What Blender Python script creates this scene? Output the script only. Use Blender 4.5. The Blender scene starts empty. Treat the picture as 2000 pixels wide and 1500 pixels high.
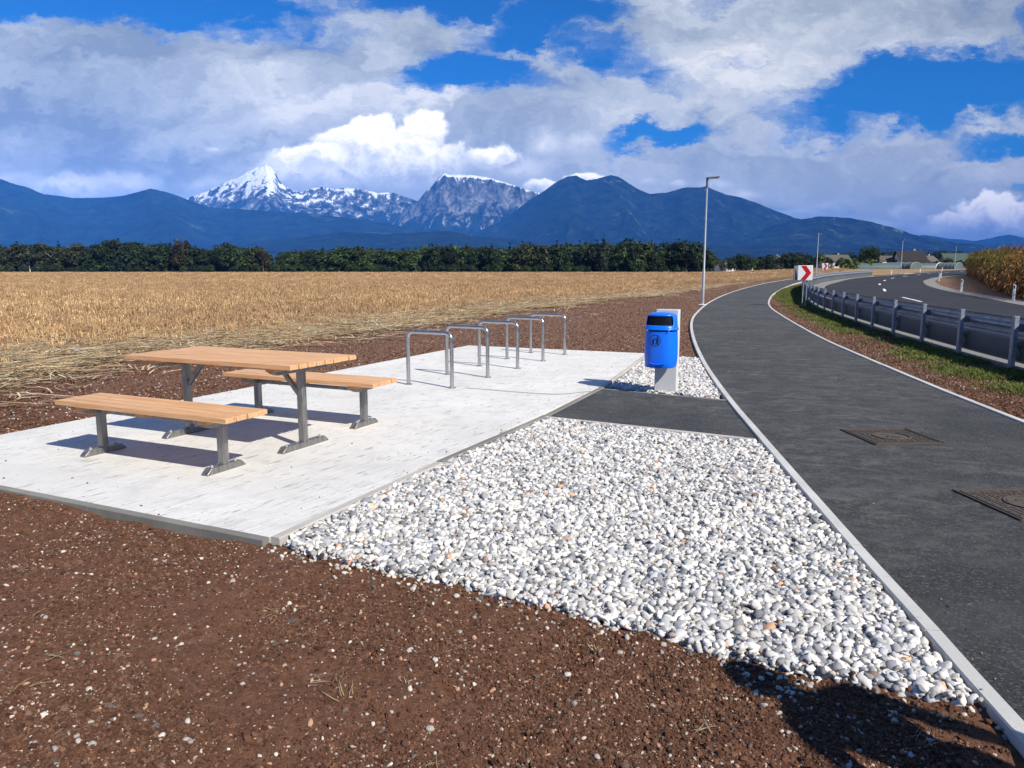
import bpy, bmesh, math, random
import numpy as np
from mathutils import Vector, Matrix, Euler
R = math.radians
S = bpy.context.scene
COL = S.collection
rng = np.random.default_rng(7)
random.seed(7)

# ------------------------------------------------------------------ camera, sky, sun, exposure
F_PX, CAM_H, PITCH = 1477.2, 1.5, 8.634
cam = bpy.data.objects.new('camera', bpy.data.cameras.new('camera'))
COL.objects.link(cam)
cam.location = (0, 0, CAM_H)
cam.rotation_euler = (R(90 - PITCH), 0, 0)
cam.data.sensor_width = 36
cam.data.lens = 36 * F_PX / 2000
cam.data.clip_start = 0.05
cam.data.clip_end = 120000
S.camera = cam

SUN_DIR = Vector((0.803, -0.897, 1.0)).normalized()          # towards the sun
SUN_ELEV = math.asin(SUN_DIR.z)
sun = bpy.data.objects.new('sun', bpy.data.lights.new('sun', 'SUN'))
COL.objects.link(sun)
sun.data.energy = 5.0
sun.data.angle = R(0.53)
sun.data.color = (1.0, 0.945, 0.84)
sun.rotation_euler = (-SUN_DIR).to_track_quat('-Z', 'Y').to_euler()
sun.location = (20, -22, 25)

S.render.engine = 'CYCLES'
S.cycles.max_bounces = 8
S.cycles.diffuse_bounces = 3
S.cycles.glossy_bounces = 3
S.cycles.transmission_bounces = 4
S.cycles.transparent_max_bounces = 8
S.cycles.volume_bounces = 0
S.cycles.use_denoising = True
S.view_settings.view_transform = 'Standard'
S.view_settings.look = 'None'
S.view_settings.gamma = 1
S.view_settings.exposure = 0.58


class NT:
    """short hand for building a node tree"""
    def __init__(s, nt):
        s.t = nt; s.n = nt.nodes; s.l = nt.links

    def put(s, sock, v):
        if isinstance(v, bpy.types.NodeSocket):
            s.l.new(v, sock)
        elif v is not None:
            if hasattr(sock, 'default_value'):
                dv = sock.default_value
                if hasattr(dv, '__len__') and not hasattr(v, '__len__'):
                    v = (v,) * len(dv)
                if hasattr(dv, '__len__') and len(dv) == 4 and len(v) == 3:
                    v = tuple(v) + (1,)
                sock.default_value = v

    def m(s, op, a, b=None, c=None, clamp=False):
        n = s.n.new('ShaderNodeMath'); n.operation = op; n.use_clamp = clamp
        for i, v in enumerate((a, b, c)):
            s.put(n.inputs[i], v)
        return n.outputs[0]

    def vm(s, op, a, b=None, scale=None):
        n = s.n.new('ShaderNodeVectorMath'); n.operation = op
        s.put(n.inputs[0], a)
        if b is not None: s.put(n.inputs[1], b)
        if scale is not None: s.put(n.inputs[3], scale)
        return n.outputs['Value'] if op in ('LENGTH', 'DOT_PRODUCT', 'DISTANCE') else n.outputs[0]

    def mix(s, f, a, b, mode='MIX'):
        n = s.n.new('ShaderNodeMix'); n.data_type = 'RGBA'; n.blend_type = mode
        s.put(n.inputs[0], f); s.put(n.inputs[6], a); s.put(n.inputs[7], b)
        return n.outputs[2]

    def ramp(s, f, stops, interp='LINEAR'):
        n = s.n.new('ShaderNodeValToRGB'); n.color_ramp.interpolation = interp
        e = n.color_ramp.elements
        while len(e) < len(stops): e.new(0.5)
        for k, (p, c) in enumerate(stops):
            e[k].position = p
            c = (c, c, c) if not hasattr(c, '__len__') else c
            e[k].color = tuple(c) + (1,)
        s.put(n.inputs[0], f)
        return n.outputs[0]

    def rng(s, v, a, b, c=0.0, d=1.0, smooth=True):
        n = s.n.new('ShaderNodeMapRange'); n.interpolation_type = 'SMOOTHSTEP' if smooth else 'LINEAR'
        for i, x in enumerate((v, a, b, c, d)): s.put(n.inputs[i], x)
        return n.outputs[0]

    def noise(s, vec=None, scale=5.0, detail=4.0, rough=0.55, dist=0.0, color=False):
        n = s.n.new('ShaderNodeTexNoise')
        s.put(n.inputs['Vector'], vec)
        n.inputs['Scale'].default_value = scale; n.inputs['Detail'].default_value = detail
        n.inputs['Roughness'].default_value = rough; n.inputs['Distortion'].default_value = dist
        return n.outputs[1] if color else n.outputs[0]

    def vor(s, vec=None, scale=5.0, feature='F1', out=0, rand=1.0):
        n = s.n.new('ShaderNodeTexVoronoi'); n.feature = feature
        s.put(n.inputs['Vector'], vec); n.inputs['Scale'].default_value = scale
        n.inputs['Randomness'].default_value = rand
        return n.outputs[out]

    def mapv(s, vec, loc=(0, 0, 0), rot=(0, 0, 0), scl=(1, 1, 1), kind='POINT'):
        if kind == 'POINT' and any(rot) and tuple(scl) != (1, 1, 1):
            vec = s.mapv(vec, rot=rot); rot = (0, 0, 0)          # turn first, stretch afterwards
        n = s.n.new('ShaderNodeMapping'); n.vector_type = kind
        s.put(n.inputs[0], vec)
        n.inputs[1].default_value = loc; n.inputs[2].default_value = rot; n.inputs[3].default_value = scl
        return n.outputs[0]

    def coord(s, which='Object'):
        return s.n.new('ShaderNodeTexCoord').outputs[which]

    def sep(s, v):
        n = s.n.new('ShaderNodeSeparateXYZ'); s.put(n.inputs[0], v); return n.outputs

    def comb(s, x, y, z=0.0):
        n = s.n.new('ShaderNodeCombineXYZ')
        for i, v in enumerate((x, y, z)): s.put(n.inputs[i], v)
        return n.outputs[0]

    def attr(s, name, kind='GEOMETRY'):
        n = s.n.new('ShaderNodeAttribute'); n.attribute_name = name; n.attribute_type = kind
        return n.outputs


MATS = {}


def mat(name, build):
    m = bpy.data.materials.new(name); m.use_nodes = True
    t = NT(m.node_tree); t.n.clear()
    out = t.n.new('ShaderNodeOutputMaterial'); b = t.n.new('ShaderNodeBsdfPrincipled')
    t.l.new(b.outputs[0], out.inputs[0])
    kw = build(t) or {}
    for k, v in kw.items():
        if k == 'bump':
            h, strength, dist = v
            bn = t.n.new('ShaderNodeBump'); t.put(bn.inputs['Height'], h)
            bn.inputs['Strength'].default_value = strength; bn.inputs['Distance'].default_value = dist
            t.l.new(bn.outputs[0], b.inputs['Normal'])
        else:
            t.put(b.inputs[{'color': 'Base Color', 'rough': 'Roughness', 'metal': 'Metallic', 'spec': 'Specular IOR Level',
                            'coat': 'Coat Weight', 'alpha': 'Alpha', 'trans': 'Transmission Weight', 'sub': 'Subsurface Weight'}[k]], v)
    MATS[name] = m
    return m


# ---- world: Nishita sky with procedural clouds by direction
def make_world():
    w = bpy.data.worlds.new('World'); S.world = w; w.use_nodes = True
    t = NT(w.node_tree); t.n.clear()
    out = t.n.new('ShaderNodeOutputWorld'); bg = t.n.new('ShaderNodeBackground')
    t.l.new(bg.outputs[0], out.inputs[0])
    sky = t.n.new('ShaderNodeTexSky'); sky.sky_type = 'NISHITA'; sky.sun_disc = False
    sky.sun_elevation = SUN_ELEV
    sky.sun_rotation = math.atan2(SUN_DIR.x, SUN_DIR.y)
    sky.altitude = 350; sky.air_density = 1.0; sky.dust_density = 0.3; sky.ozone_density = 3.0
    tint = t.mix(1.0, sky.outputs[0], SKY_TINT, 'MULTIPLY')
    d = t.coord('Generated'); x, y, z = t.sep(d)
    ay = t.m('MAXIMUM', t.m('ABSOLUTE', y), 0.5)
    gx = t.m('DIVIDE', x, ay); gz = t.m('DIVIDE', z, ay)
    g = t.comb(gx, gz, 0.0)
    wv = t.noise(t.mapv(g, scl=(1, 2.0, 1)), 2.6, 4.0, 0.55, color=True)
    wv = t.vm('SCALE', t.vm('SUBTRACT', wv, (0.5, 0.5, 0.5)), scale=0.16)
    wf = t.noise(t.mapv(g, scl=(1, 1.8, 1)), 11.0, 9.0, 0.68, color=True)
    wf = t.vm('SCALE', t.vm('SUBTRACT', wf, (0.5, 0.5, 0.5)), scale=0.11)
    gw = t.vm('ADD', t.vm('ADD', g, wv), wf)
    gw = t.vm('MULTIPLY', gw, (1, 1, 0))

    def P(u, v): return ((u - 1000) / 1461.0, (525.7 - v) / 1461.0)

    def ell(vec, u, v, ru, rv, ang=0.0, lo=0.0, hi=1.0):
        cx, cz = P(u, v)
        q = t.mapv(vec, loc=(cx, cz, 0), rot=(0, 0, R(ang)), scl=(ru / 1461.0, rv / 1461.0, 1), kind='TEXTURE')
        return t.rng(t.vm('LENGTH', q), hi, lo)          # 1 inside, 0 outside
    # blue openings in the cloud deck: u, v, radius u, radius v, tilt, weight
    holes = [(290, 48, 470, 78, -4, 1.15), (-150, 20, 330, 110, 0, .9), (920, 178, 190, 62, 3, 1.15), (1770, 208, 320, 96, 8, 1.25), (1275, 282, 120, 30, 6, .9),
             (1950, 300, 170, 34, 6, 1.0), (1060, 75, 190, 55, 10, 1.0), (900, 20, 380, 56, 0, .95), (1990, 75, 90, 75, 0, .8),
             (1550, 396, 110, 26, 0, .6), (1980, 410, 60, 40, 0, .7), (1400, 130, 60, 40, 0, .3), (1820, 30, 60, 30, 0, .35), (1180, 130, 200, 50, -20, .75), (1500, 20, 300, 34, 0, .5), (620, 110, 160, 40, 0, .4),
             (2500, 250, 400, 200, 0, .8), (-700, 200, 500, 120, 0, .7)]
    hsum = 0.0
    for (u, v, ru, rv, an, wgt) in holes:
        e = t.m('MULTIPLY', ell(gw, u, v, ru, rv, an, 0.35, 1.25), wgt)
        hsum = e if isinstance(hsum, float) else t.m('MAXIMUM', hsum, e)
    # streaky high-cloud texture
    rot = t.mapv(g, rot=(0, 0, R(7)), scl=(1.0, 3.4, 1))
    st = t.noise(rot, 2.6, 10.0, 0.62, 0.5)
    st2 = t.noise(t.mapv(gw, loc=(3, 1, 0), scl=(1.0, 2.1, 1)), 10.0, 10.0, 0.70, 0.3)
    cov = t.m('ADD', t.m('MULTIPLY', st, 0.75), t.m('MULTIPLY', st2, 0.95))
    cov = t.m('ADD', t.m('ADD', cov, 0.08), t.rng(gz, .17, .02, 0, .3))
    cov = t.m('SUBTRACT', cov, t.m('MULTIPLY', hsum, 0.86))
    up = t.rng(gz, 0.40, 0.75)                            # clearer overhead
    cov = t.m('SUBTRACT', cov, t.m('MULTIPLY', up, 0.55))
    back = t.rng(y, 0.25, -0.1)
    cov = t.m('SUBTRACT', cov, t.m('MULTIPLY', back, 0.5))
    dens = t.rng(cov, 0.14, 0.80)
    # shading of the deck
    sh = t.noise(t.mapv(gw, loc=(7, 4, 0), scl=(1.0, 2.4, 1)), 2.8, 9.0, 0.62, 0.3)
    darkL = t.m('MAXIMUM', ell(gw, 190, 200, 560, 110, 6, 0.2, 1.1), t.m('MULTIPLY', ell(gw, 120, 330, 620, 80, 0, 0.2, 1.1), 0.75))
    sh = t.m('ADD', sh, t.m('MULTIPLY', t.m('SUBTRACT', st2, 0.5), 0.55))
    shade = t.m('SUBTRACT', t.rng(sh, 0.24, 0.76), t.m('MULTIPLY', darkL, 0.42))
    lite = t.m('MULTIPLY', ell(gw, 620, 215, 330, 60, -6, 0.2, 1.2), 0.45)
    lite = t.m('MAXIMUM', lite, t.m('MULTIPLY', ell(gw, 1290, 190, 330, 90, 10, 0.2, 1.1), 0.30))
    lite = t.m('MAXIMUM', lite, t.m('MULTIPLY', ell(gw, 40, 75, 260, 40, 6, 0.2, 1.1), 0.45))
    shade = t.m('ADD', shade, lite, clamp=True)
    ccol = t.ramp(shade, [(0.0, (0.24, 0.285, 0.345)), (0.45, (0.42, 0.465, 0.51)), (0.8, (0.60, 0.625, 0.64)), (1.0, (0.78, 0.775, 0.75))])
    low = t.rng(gz, 0.16, 0.02)
    ccol = t.mix(t.m('MULTIPLY', low, 0.6), ccol, (0.66, 0.67, 0.56))
    sky_c = t.mix(0.0, tint, tint)
    c = t.mix(t.m('MULTIPLY', dens, 0.97), t.vm('SCALE', sky_c, scale=SKY_STR), ccol)
    # heaped cumulus low over the mountains
    lump = t.noise(t.mapv(g, scl=(1, 1.2, 1)), 30.0, 10.0, 0.66, 0.2)
    lumpb = t.noise(t.mapv(g, loc=(2, 5, 0), scl=(1, 1.1, 1)), 10.0, 6.0, 0.6, 0.3)
    off = t.m('ADD', t.m('MULTIPLY', t.m('SUBTRACT', lump, 0.5), 1.5), t.m('MULTIPLY', t.m('SUBTRACT', lumpb, 0.5), 2.2))
    cum = [(690, 300, 62, 40, 1.0), (742, 278, 55, 42, 1.0), (830, 282, 60, 46, 1.05), (620, 330, 75, 34, .95), (780, 330, 150, 62, .9), (560, 350, 60, 34, .8), (650, 360, 150, 40, .72), (905, 330, 90, 34, .7),
           (968, 320, 62, 26, .95), (1010, 345, 110, 40, .7), (1060, 300, 60, 42, .72), (1130, 300, 70, 40, .6), (448, 305, 44, 13, .8), (1140, 360, 48, 14, 1.0), (1060, 372, 40, 16, 1.0), (1310, 368, 30, 14, .7), (1255, 365, 26, 12, .6),
           (1890, 420, 66, 38, 1.05), (1925, 440, 60, 40, 1.0), (1840, 440, 60, 26, .85), (1740, 425, 60, 26, .6), (1800, 455, 90, 18, .7), (1600, 415, 60, 20, .45), (1440, 388, 66, 20, .7), (1540, 425, 50, 14, .55), (1975, 455, 60, 24, .7),
           (160, 380, 130, 30, .8), (60, 362, 90, 22, .6), (420, 372, 90, 26, .6), (270, 372, 110, 30, .72), (1385, 372, 60, 16, .6), (1700, 445, 120, 20, .6)]
    acc = None; bri = None
    for (u, v, ru, rv, b) in cum:
        b = min(b * 1.1, 1.1)
        cx, cz = P(u, v)
        q = t.mapv(g, loc=(cx, cz, 0), scl=(ru / 1461.0, rv / 1461.0, 1), kind='TEXTURE')
        ln = t.m('ADD', t.vm('LENGTH', q), off)
        a = t.rng(ln, 1.22, 0.72 if b > .9 else 0.1)
        qz = t.sep(q)
        topb = t.rng(t.m('ADD', qz[1], t.m('ADD', t.m('MULTIPLY', t.m('SUBTRACT', lump, 0.5), 3.4), t.m('MULTIPLY', t.m('SUBTRACT', lumpb, 0.5), 2.0))), -1.1, 0.9)
        br = t.m('MULTIPLY', t.m('MULTIPLY', topb, a), b)
        a = t.m('MULTIPLY', a, min(1.0, b * 1.05))
        acc = a if acc is None else t.m('MAXIMUM', acc, a)
        bri = br if bri is None else t.m('MAXIMUM', bri, br)
    cc = t.ramp(bri, [(0.0, (0.44, 0.48, 0.55)), (0.30, (0.62, 0.66, 0.70)), (0.6, (0.92, 0.92, 0.90)), (1.0, (1.35, 1.28, 1.15))])
    c = t.mix(acc, c, cc)
    c = t.vm('SCALE', c, scale=0.93)
    below = t.rng(z, -0.002, -0.03)
    c = t.mix(below, c, (0.05, 0.06, 0.07))
    t.put(bg.inputs[0], c); bg.inputs[1].default_value = 1.0


SKY_STR = 0.062
SKY_TINT = (0.12, 0.72, 1.45)
make_world()

# ------------------------------------------------------------------ mesh helpers


def tag(o, label=None, cat=None, group=None, kind=None):
    if label: o['label'] = label
    if cat: o['category'] = cat
    if group: o['group'] = group
    if kind: o['kind'] = kind
    return o


def empty(name, loc=(0, 0, 0), rz=0.0):
    o = bpy.data.objects.new(name, None); COL.objects.link(o)
    o.location = loc; o.rotation_euler = (0, 0, rz); o.empty_display_size = 0.2
    return o


def mesh_np(name, V, Fq, m=None, parent=None, smooth=False, cols=None, link=True):
    """V (N,3); Fq list of arrays, each (k,n) of polygons with n corners"""
    me = bpy.data.meshes.new(name)
    V = np.asarray(V, np.float32)
    if not isinstance(Fq, (list, tuple)): Fq = [Fq]
    Fq = [np.asarray(f, np.int32) for f in Fq if len(f)]
    idx = np.concatenate([f.ravel() for f in Fq]); tot = np.concatenate([np.full(len(f), f.shape[1], np.int32) for f in Fq])
    st = np.concatenate([[0], np.cumsum(tot)[:-1]]).astype(np.int32)
    me.vertices.add(len(V)); me.vertices.foreach_set('co', V.ravel())
    me.loops.add(len(idx)); me.loops.foreach_set('vertex_index', idx)
    me.polygons.add(len(tot)); me.polygons.foreach_set('loop_start', st)
    me.polygons.foreach_set('loop_total', tot)
    me.polygons.foreach_set('use_smooth', np.full(len(tot), smooth))
    me.update(calc_edges=True)
    if cols is not None:
        a = me.color_attributes.new('col', 'FLOAT_COLOR', 'POINT')
        a.data.foreach_set('color', np.asarray(cols, np.float32).ravel())
    if m: me.materials.append(m)
    o = bpy.data.objects.new(name, me)
    if link: COL.objects.link(o)
    if parent: o.parent = parent
    return o


class MB:
    def __init__(s): s.v = []; s.f = []

    def add(s, vs, fs, M=None):
        b = len(s.v)
        for v in vs:
            s.v.append(tuple(M @ Vector(v)) if M is not None else tuple(v))
        for f in fs: s.f.append([b + i for i in f])
        return s

    def box(s, c, d, rz=0.0, M=None):
        x, y, z = [q / 2 for q in d]
        vs = [(sx * x, sy * y, sz * z) for sz in (-1, 1) for sy in (-1, 1) for sx in (-1, 1)]
        fs = [(0, 2, 3, 1), (4, 5, 7, 6), (0, 1, 5, 4), (1, 3, 7, 5), (3, 2, 6, 7), (2, 0, 4, 6)]
        T = Matrix.Translation(c) @ Matrix.Rotation(rz, 4, 'Z')
        if M is not None: T = M @ T
        return s.add(vs, fs, T)

    def bar(s, a, b, w, h=None, up=(0, 0, 1)):
        """square bar from a to b"""
        a, b = Vector(a), Vector(b); h = h or w
        d = (b - a); L = d.length; d.normalize()
        u = Vector(up)
        if abs(d.dot(u)) > .99: u = Vector((0, 1, 0))
        x = d.cross(u).normalized(); z = x.cross(d)
        vs = [a + d * (L * k) + x * (sx * w / 2) + z * (sz * h / 2) for k in (0, 1) for sz in (-1, 1) for sx in (-1, 1)]
        return s.add(vs, [(0, 1, 3, 2), (4, 6, 7, 5), (0, 4, 5, 1), (1, 5, 7, 3), (3, 7, 6, 2), (2, 6, 4, 0)])

    def prism(s, prof, a, b, M=None):
        """profile [(y,z)] extruded along x from a to b"""
        n = len(prof)
        vs = [(a, p[0], p[1]) for p in prof] + [(b, p[0], p[1]) for p in prof]
        fs = [tuple(range(n))[::-1], tuple(range(n, 2 * n))] + [(i, (i + 1) % n, n + (i + 1) % n, n + i) for i in range(n)]
        return s.add(vs, fs, M)

    def tube(s, pts, r, n=12, cap=True):
        pts = [Vector(p) for p in pts]; rs = r if hasattr(r, '__len__') else [r] * len(pts)
        b = len(s.v); prev = None
        for i, p in enumerate(pts):
            d = (pts[min(i + 1, len(pts) - 1)] - pts[max(i - 1, 0)]).normalized()
            if prev is None:
                u = Vector((0, 0, 1)) if abs(d.z) < .9 else Vector((0, 1, 0))
                x = d.cross(u).normalized()
            else:
                x = (prev - d * prev.dot(d)).normalized()
            prev = x; y = d.cross(x)
            for k in range(n):
                a = 2 * math.pi * k / n
                s.v.append(tuple(p + (x * math.cos(a) + y * math.sin(a)) * rs[i]))
        for i in range(len(pts) - 1):
            for k in range(n):
                s.f.append([b + i * n + k, b + i * n + (k + 1) % n, b + (i + 1) * n + (k + 1) % n, b + (i + 1) * n + k])
        if cap:
            s.f.append([b + k for k in range(n)][::-1]); s.f.append([b + (len(pts) - 1) * n + k for k in range(n)])
        return s

    def build(s, name, m, parent=None, bevel=0.0, seg=2, smooth=False, link=True):
        me = bpy.data.meshes.new(name); me.from_pydata(s.v, [], s.f); me.validate()
        bm = bmesh.new(); bm.from_mesh(me); bmesh.ops.recalc_face_normals(bm, faces=bm.faces); bm.to_mesh(me); bm.free()
        if smooth or bevel:
            me.polygons.foreach_set('use_smooth', [True] * len(me.polygons))
        if smooth or bevel:
            me.update()
            me.set_sharp_from_angle(angle=R(38))
        me.materials.append(m)
        o = bpy.data.objects.new(name, me)
        if link: COL.objects.link(o)
        if parent: o.parent = parent
        if bevel:
            b = o.modifiers.new('bevel', 'BEVEL'); b.width = bevel; b.segments = seg; b.limit_method = 'ANGLE'; b.angle_limit = R(40)
            b.harden_normals = False
        return o


def copy_tree(o, parent=None):
    c = o.copy(); COL.objects.link(c)
    if parent: c.parent = parent
    for ch in list(o.children): copy_tree(ch, c)
    return c


# terrain height: flat field, the road to the right climbs gently
def hz(x, y):
    x = np.asarray(x, float); y = np.asarray(y, float)
    yy = np.maximum(y, 1.0)
    w = np.clip((x / yy - .22) / .2, 0, 1); w = w * w * (3 - 2 * w)
    return w * np.clip(.0107 * (y - 35), 0, 1.5) * (y > 30)


def smooth_curve(pts, step):
    pts = [np.array(p, float) for p in pts]
    P = [2 * pts[0] - pts[1]] + pts + [2 * pts[-1] - pts[-2]]
    out = []
    for i in range(1, len(P) - 2):
        a, b, c, d = P[i - 1:i + 3]
        n = max(2, int(np.linalg.norm(c - b) / step))
        for k in range(n):
            t = k / n
            out.append(.5 * ((2 * b) + (-a + c) * t + (2 * a - 5 * b + 4 * c - d) * t * t + (-a + 3 * b - 3 * c + d) * t ** 3))
    out.append(P[-2])
    return np.array(out)


def resample(c, n=None, step=None, s=None):
    d = np.concatenate([[0], np.cumsum(np.linalg.norm(np.diff(c, axis=0), axis=1))])
    if s is None:
        if step: n = max(2, int(d[-1] / step) + 1)
        s = np.linspace(0, d[-1], n)
    return np.stack([np.interp(s, d, c[:, 0]), np.interp(s, d, c[:, 1])], 1)


def offset(c, dist):
    t = np.gradient(c, axis=0); t /= np.linalg.norm(t, axis=1)[:, None]
    return c + np.stack([t[:, 1], -t[:, 0]], 1) * dist       # positive = to the right of travel


def strip(name, A, B, nv, z, m, n=None, kind='structure', edge_drop=0.0):
    n = n or max(len(A), len(B))
    A, B = resample(A, n), resample(B, n)
    t = np.linspace(0, 1, nv + 1)
    G = A[:, None] * (1 - t)[None, :, None] + B[:, None] * t[None, :, None]
    X, Y = G[..., 0], G[..., 1]
    Z = hz(X, Y) + z
    V = np.stack([X, Y, Z], -1).reshape(-1, 3)
    i = np.arange(n - 1)[:, None] * (nv + 1) + np.arange(nv)[None]
    Fq = np.stack([i, i + 1, i + nv + 2, i + nv + 1], -1).reshape(-1, 4)
    o = mesh_np(name, V, Fq, m, smooth=True)
    if kind: o['kind'] = kind
    return o


def poly_sheet(name, pts, z, m, kind='structure', depth=0.0):
    bm = bmesh.new()
    vs = [bm.verts.new((p[0], p[1], z)) for p in pts]
    f = bm.faces.new(vs); bm.normal_update()
    if f.normal.z < 0: f.normal_flip()
    if depth:
        r = bmesh.ops.extrude_face_region(bm, geom=[f])
        for v in r['geom']:
            if isinstance(v, bmesh.types.BMVert): v.co.z -= depth
        bmesh.ops.recalc_face_normals(bm, faces=bm.faces)
    me = bpy.data.meshes.new(name); bm.to_mesh(me); bm.free(); me.materials.append(m)
    o = bpy.data.objects.new(name, me); COL.objects.link(o)
    if kind: o['kind'] = kind
    return o


def kerb(name, line, w, ztop, depth, m, unit=1.0, gap=.005, side=1):
    """concrete edging stones laid end to end along a line; side=1 lies to the right of it"""
    c = resample(line, step=.25 if unit else .5); L = np.linalg.norm(np.diff(c, axis=0), axis=1).sum()
    d = np.concatenate([[0], np.cumsum(np.linalg.norm(np.diff(c, axis=0), axis=1))])
    mb = MB(); s0 = 0.0
    while s0 < L - .05:
        s1 = min(L, s0 + unit)
        ss = np.linspace(s0 + gap / 2, s1 - gap / 2, 4)
        a = resample(c, s=ss)
        t = (a[-1] - a[0]); t /= np.linalg.norm(t); nrm = np.array([t[1], -t[0]]) * side
        # outline follows the curve
        tt = np.gradient(a, axis=0); tt /= np.linalg.norm(tt, axis=1)[:, None]
        nn = np.stack([tt[:, 1], -tt[:, 0]], 1) * side
        jz = random.uniform(-.0025, .0025); ch = .006
        b = len(mb.v)
        for k in range(4):
            zz = float(hz(a[k, 0], a[k, 1])) + ztop + jz
            for off, z in ((0, zz - depth), (0, zz - ch), (ch, zz), (w - ch, zz), (w, zz - ch), (w, zz - depth)):
                p = a[k] + nn[k] * off; mb.v.append((p[0], p[1], z))
        for k in range(3):
            for j in range(5):
                mb.f.append([b + k * 6 + j, b + k * 6 + j + 1, b + (k + 1) * 6 + j + 1, b + (k + 1) * 6 + j])
        mb.f.append([b + j for j in range(6)]); mb.f.append([b + 18 + j for j in range(6)][::-1])
        s0 = s1
    o = mb.build(name, m); o['kind'] = 'structure'
    return o


def inside(poly, X, Y):
    poly = np.asarray(poly, float); r = np.zeros(X.shape, bool)
    n = len(poly); j = n - 1
    for i in range(n):
        xi, yi = poly[i]; xj, yj = poly[j]
        c = ((yi > Y) != (yj > Y)) & (X < (xj - xi) * (Y - yi) / ((yj - yi) + 1e-12) + xi)
        r ^= c; j = i
    return r


def dist_line(c, X, Y):
    """distance of points to a polyline"""
    P = np.stack([X, Y], 1); best = np.full(len(P), 1e9)
    for a, b in zip(c[:-1], c[1:]):
        d = b - a; t = np.clip(((P - a) @ d) / (d @ d + 1e-12), 0, 1)
        best = np.minimum(best, np.linalg.norm(P - (a + t[:, None] * d), axis=1))
    return best


def vnoise(x, y, seed=0):
    xi = np.floor(x).astype(np.int64); yi = np.floor(y).astype(np.int64); xf = x - xi; yf = y - yi
    def h(a, b):
        n = (a * 374761393 + b * 668265263 + seed * 1442695041) & 0x7fffffff
        n = ((n ^ (n >> 13)) * 1274126177) & 0x7fffffff
        n = n ^ (n >> 16)
        return (n & 0xffff) / 65535.0
    u = xf * xf * xf * (xf * (xf * 6 - 15) + 10); v = yf * yf * yf * (yf * (yf * 6 - 15) + 10)
    return (h(xi, yi) * (1 - u) + h(xi + 1, yi) * u) * (1 - v) + (h(xi, yi + 1) * (1 - u) + h(xi + 1, yi + 1) * u) * v


def fbm(x, y, oct=5, seed=0, gain=.5, ridged=False):
    a = 1.0; s = 0.0; tot = 0.0; w = 1.0
    for o in range(oct):
        ca, sa = math.cos(.6 * o + .3), math.sin(.6 * o + .3); f = 2.03 ** o
        n = vnoise((x * ca - y * sa) * f + 17.3 * o, (x * sa + y * ca) * f - 9.1 * o, seed + o)
        if ridged:
            n = (1 - abs(2 * n - 1)) ** 2 * w; w = np.clip(n * 1.6, 0.15, 1)
        s = s + n * a; tot += a; a *= gain
    return s / tot


# ------------------------------------------------------------------ scatter of stuff (geometry nodes, one object)
def hidden_protos(objs, name):
    c = bpy.data.collections.new(name)
    for o in objs: c.objects.link(o)
    return c


def scatter(name, P, rot, scl, idx, col, coll, label=None):
    me = bpy.data.meshes.new(name)
    me.vertices.add(len(P)); me.vertices.foreach_set('co', np.asarray(P, np.float32).ravel())
    for nm, kind, arr in (('rot', 'FLOAT_VECTOR', rot), ('scl', 'FLOAT_VECTOR', scl), ('idx', 'INT', idx), ('col', 'FLOAT_COLOR', col)):
        a = me.attributes.new(nm, kind, 'POINT')
        arr = np.asarray(arr, np.int32 if kind == 'INT' else np.float32).ravel()
        a.data.foreach_set({'FLOAT_VECTOR': 'vector', 'INT': 'value', 'FLOAT_COLOR': 'color'}[kind], arr)
    o = bpy.data.objects.new(name, me); COL.objects.link(o); o['kind'] = 'stuff'
    if label: o['label'] = label
    g = bpy.data.node_groups.new(name, 'GeometryNodeTree')
    g.interface.new_socket('Geometry', in_out='INPUT', socket_type='NodeSocketGeometry')
    g.interface.new_socket('Geometry', in_out='OUTPUT', socket_type='NodeSocketGeometry')
    N = g.nodes.new; L = g.links.new
    gi, go = N('NodeGroupInput'), N('NodeGroupOutput'); ip = N('GeometryNodeInstanceOnPoints'); ci = N('GeometryNodeCollectionInfo')
    ci.inputs['Collection'].default_value = coll; ci.inputs['Separate Children'].default_value = True; ci.inputs['Reset Children'].default_value = True
    def na(nm, dt):
        n = N('GeometryNodeInputNamedAttribute'); n.data_type = dt; n.inputs[0].default_value = nm
        return [s for s in n.outputs if s.enabled][0]
    L(gi.outputs[0], ip.inputs['Points']); L(ci.outputs[0], ip.inputs['Instance'])
    ip.inputs['Pick Instance'].default_value = True
    L(na('idx', 'INT'), ip.inputs['Instance Index']); L(na('rot', 'FLOAT_VECTOR'), ip.inputs['Rotation']); L(na('scl', 'FLOAT_VECTOR'), ip.inputs['Scale'])
    L(ip.outputs[0], go.inputs[0])
    md = o.modifiers.new('scatter', 'NODES'); md.node_group = g
    return o


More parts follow.
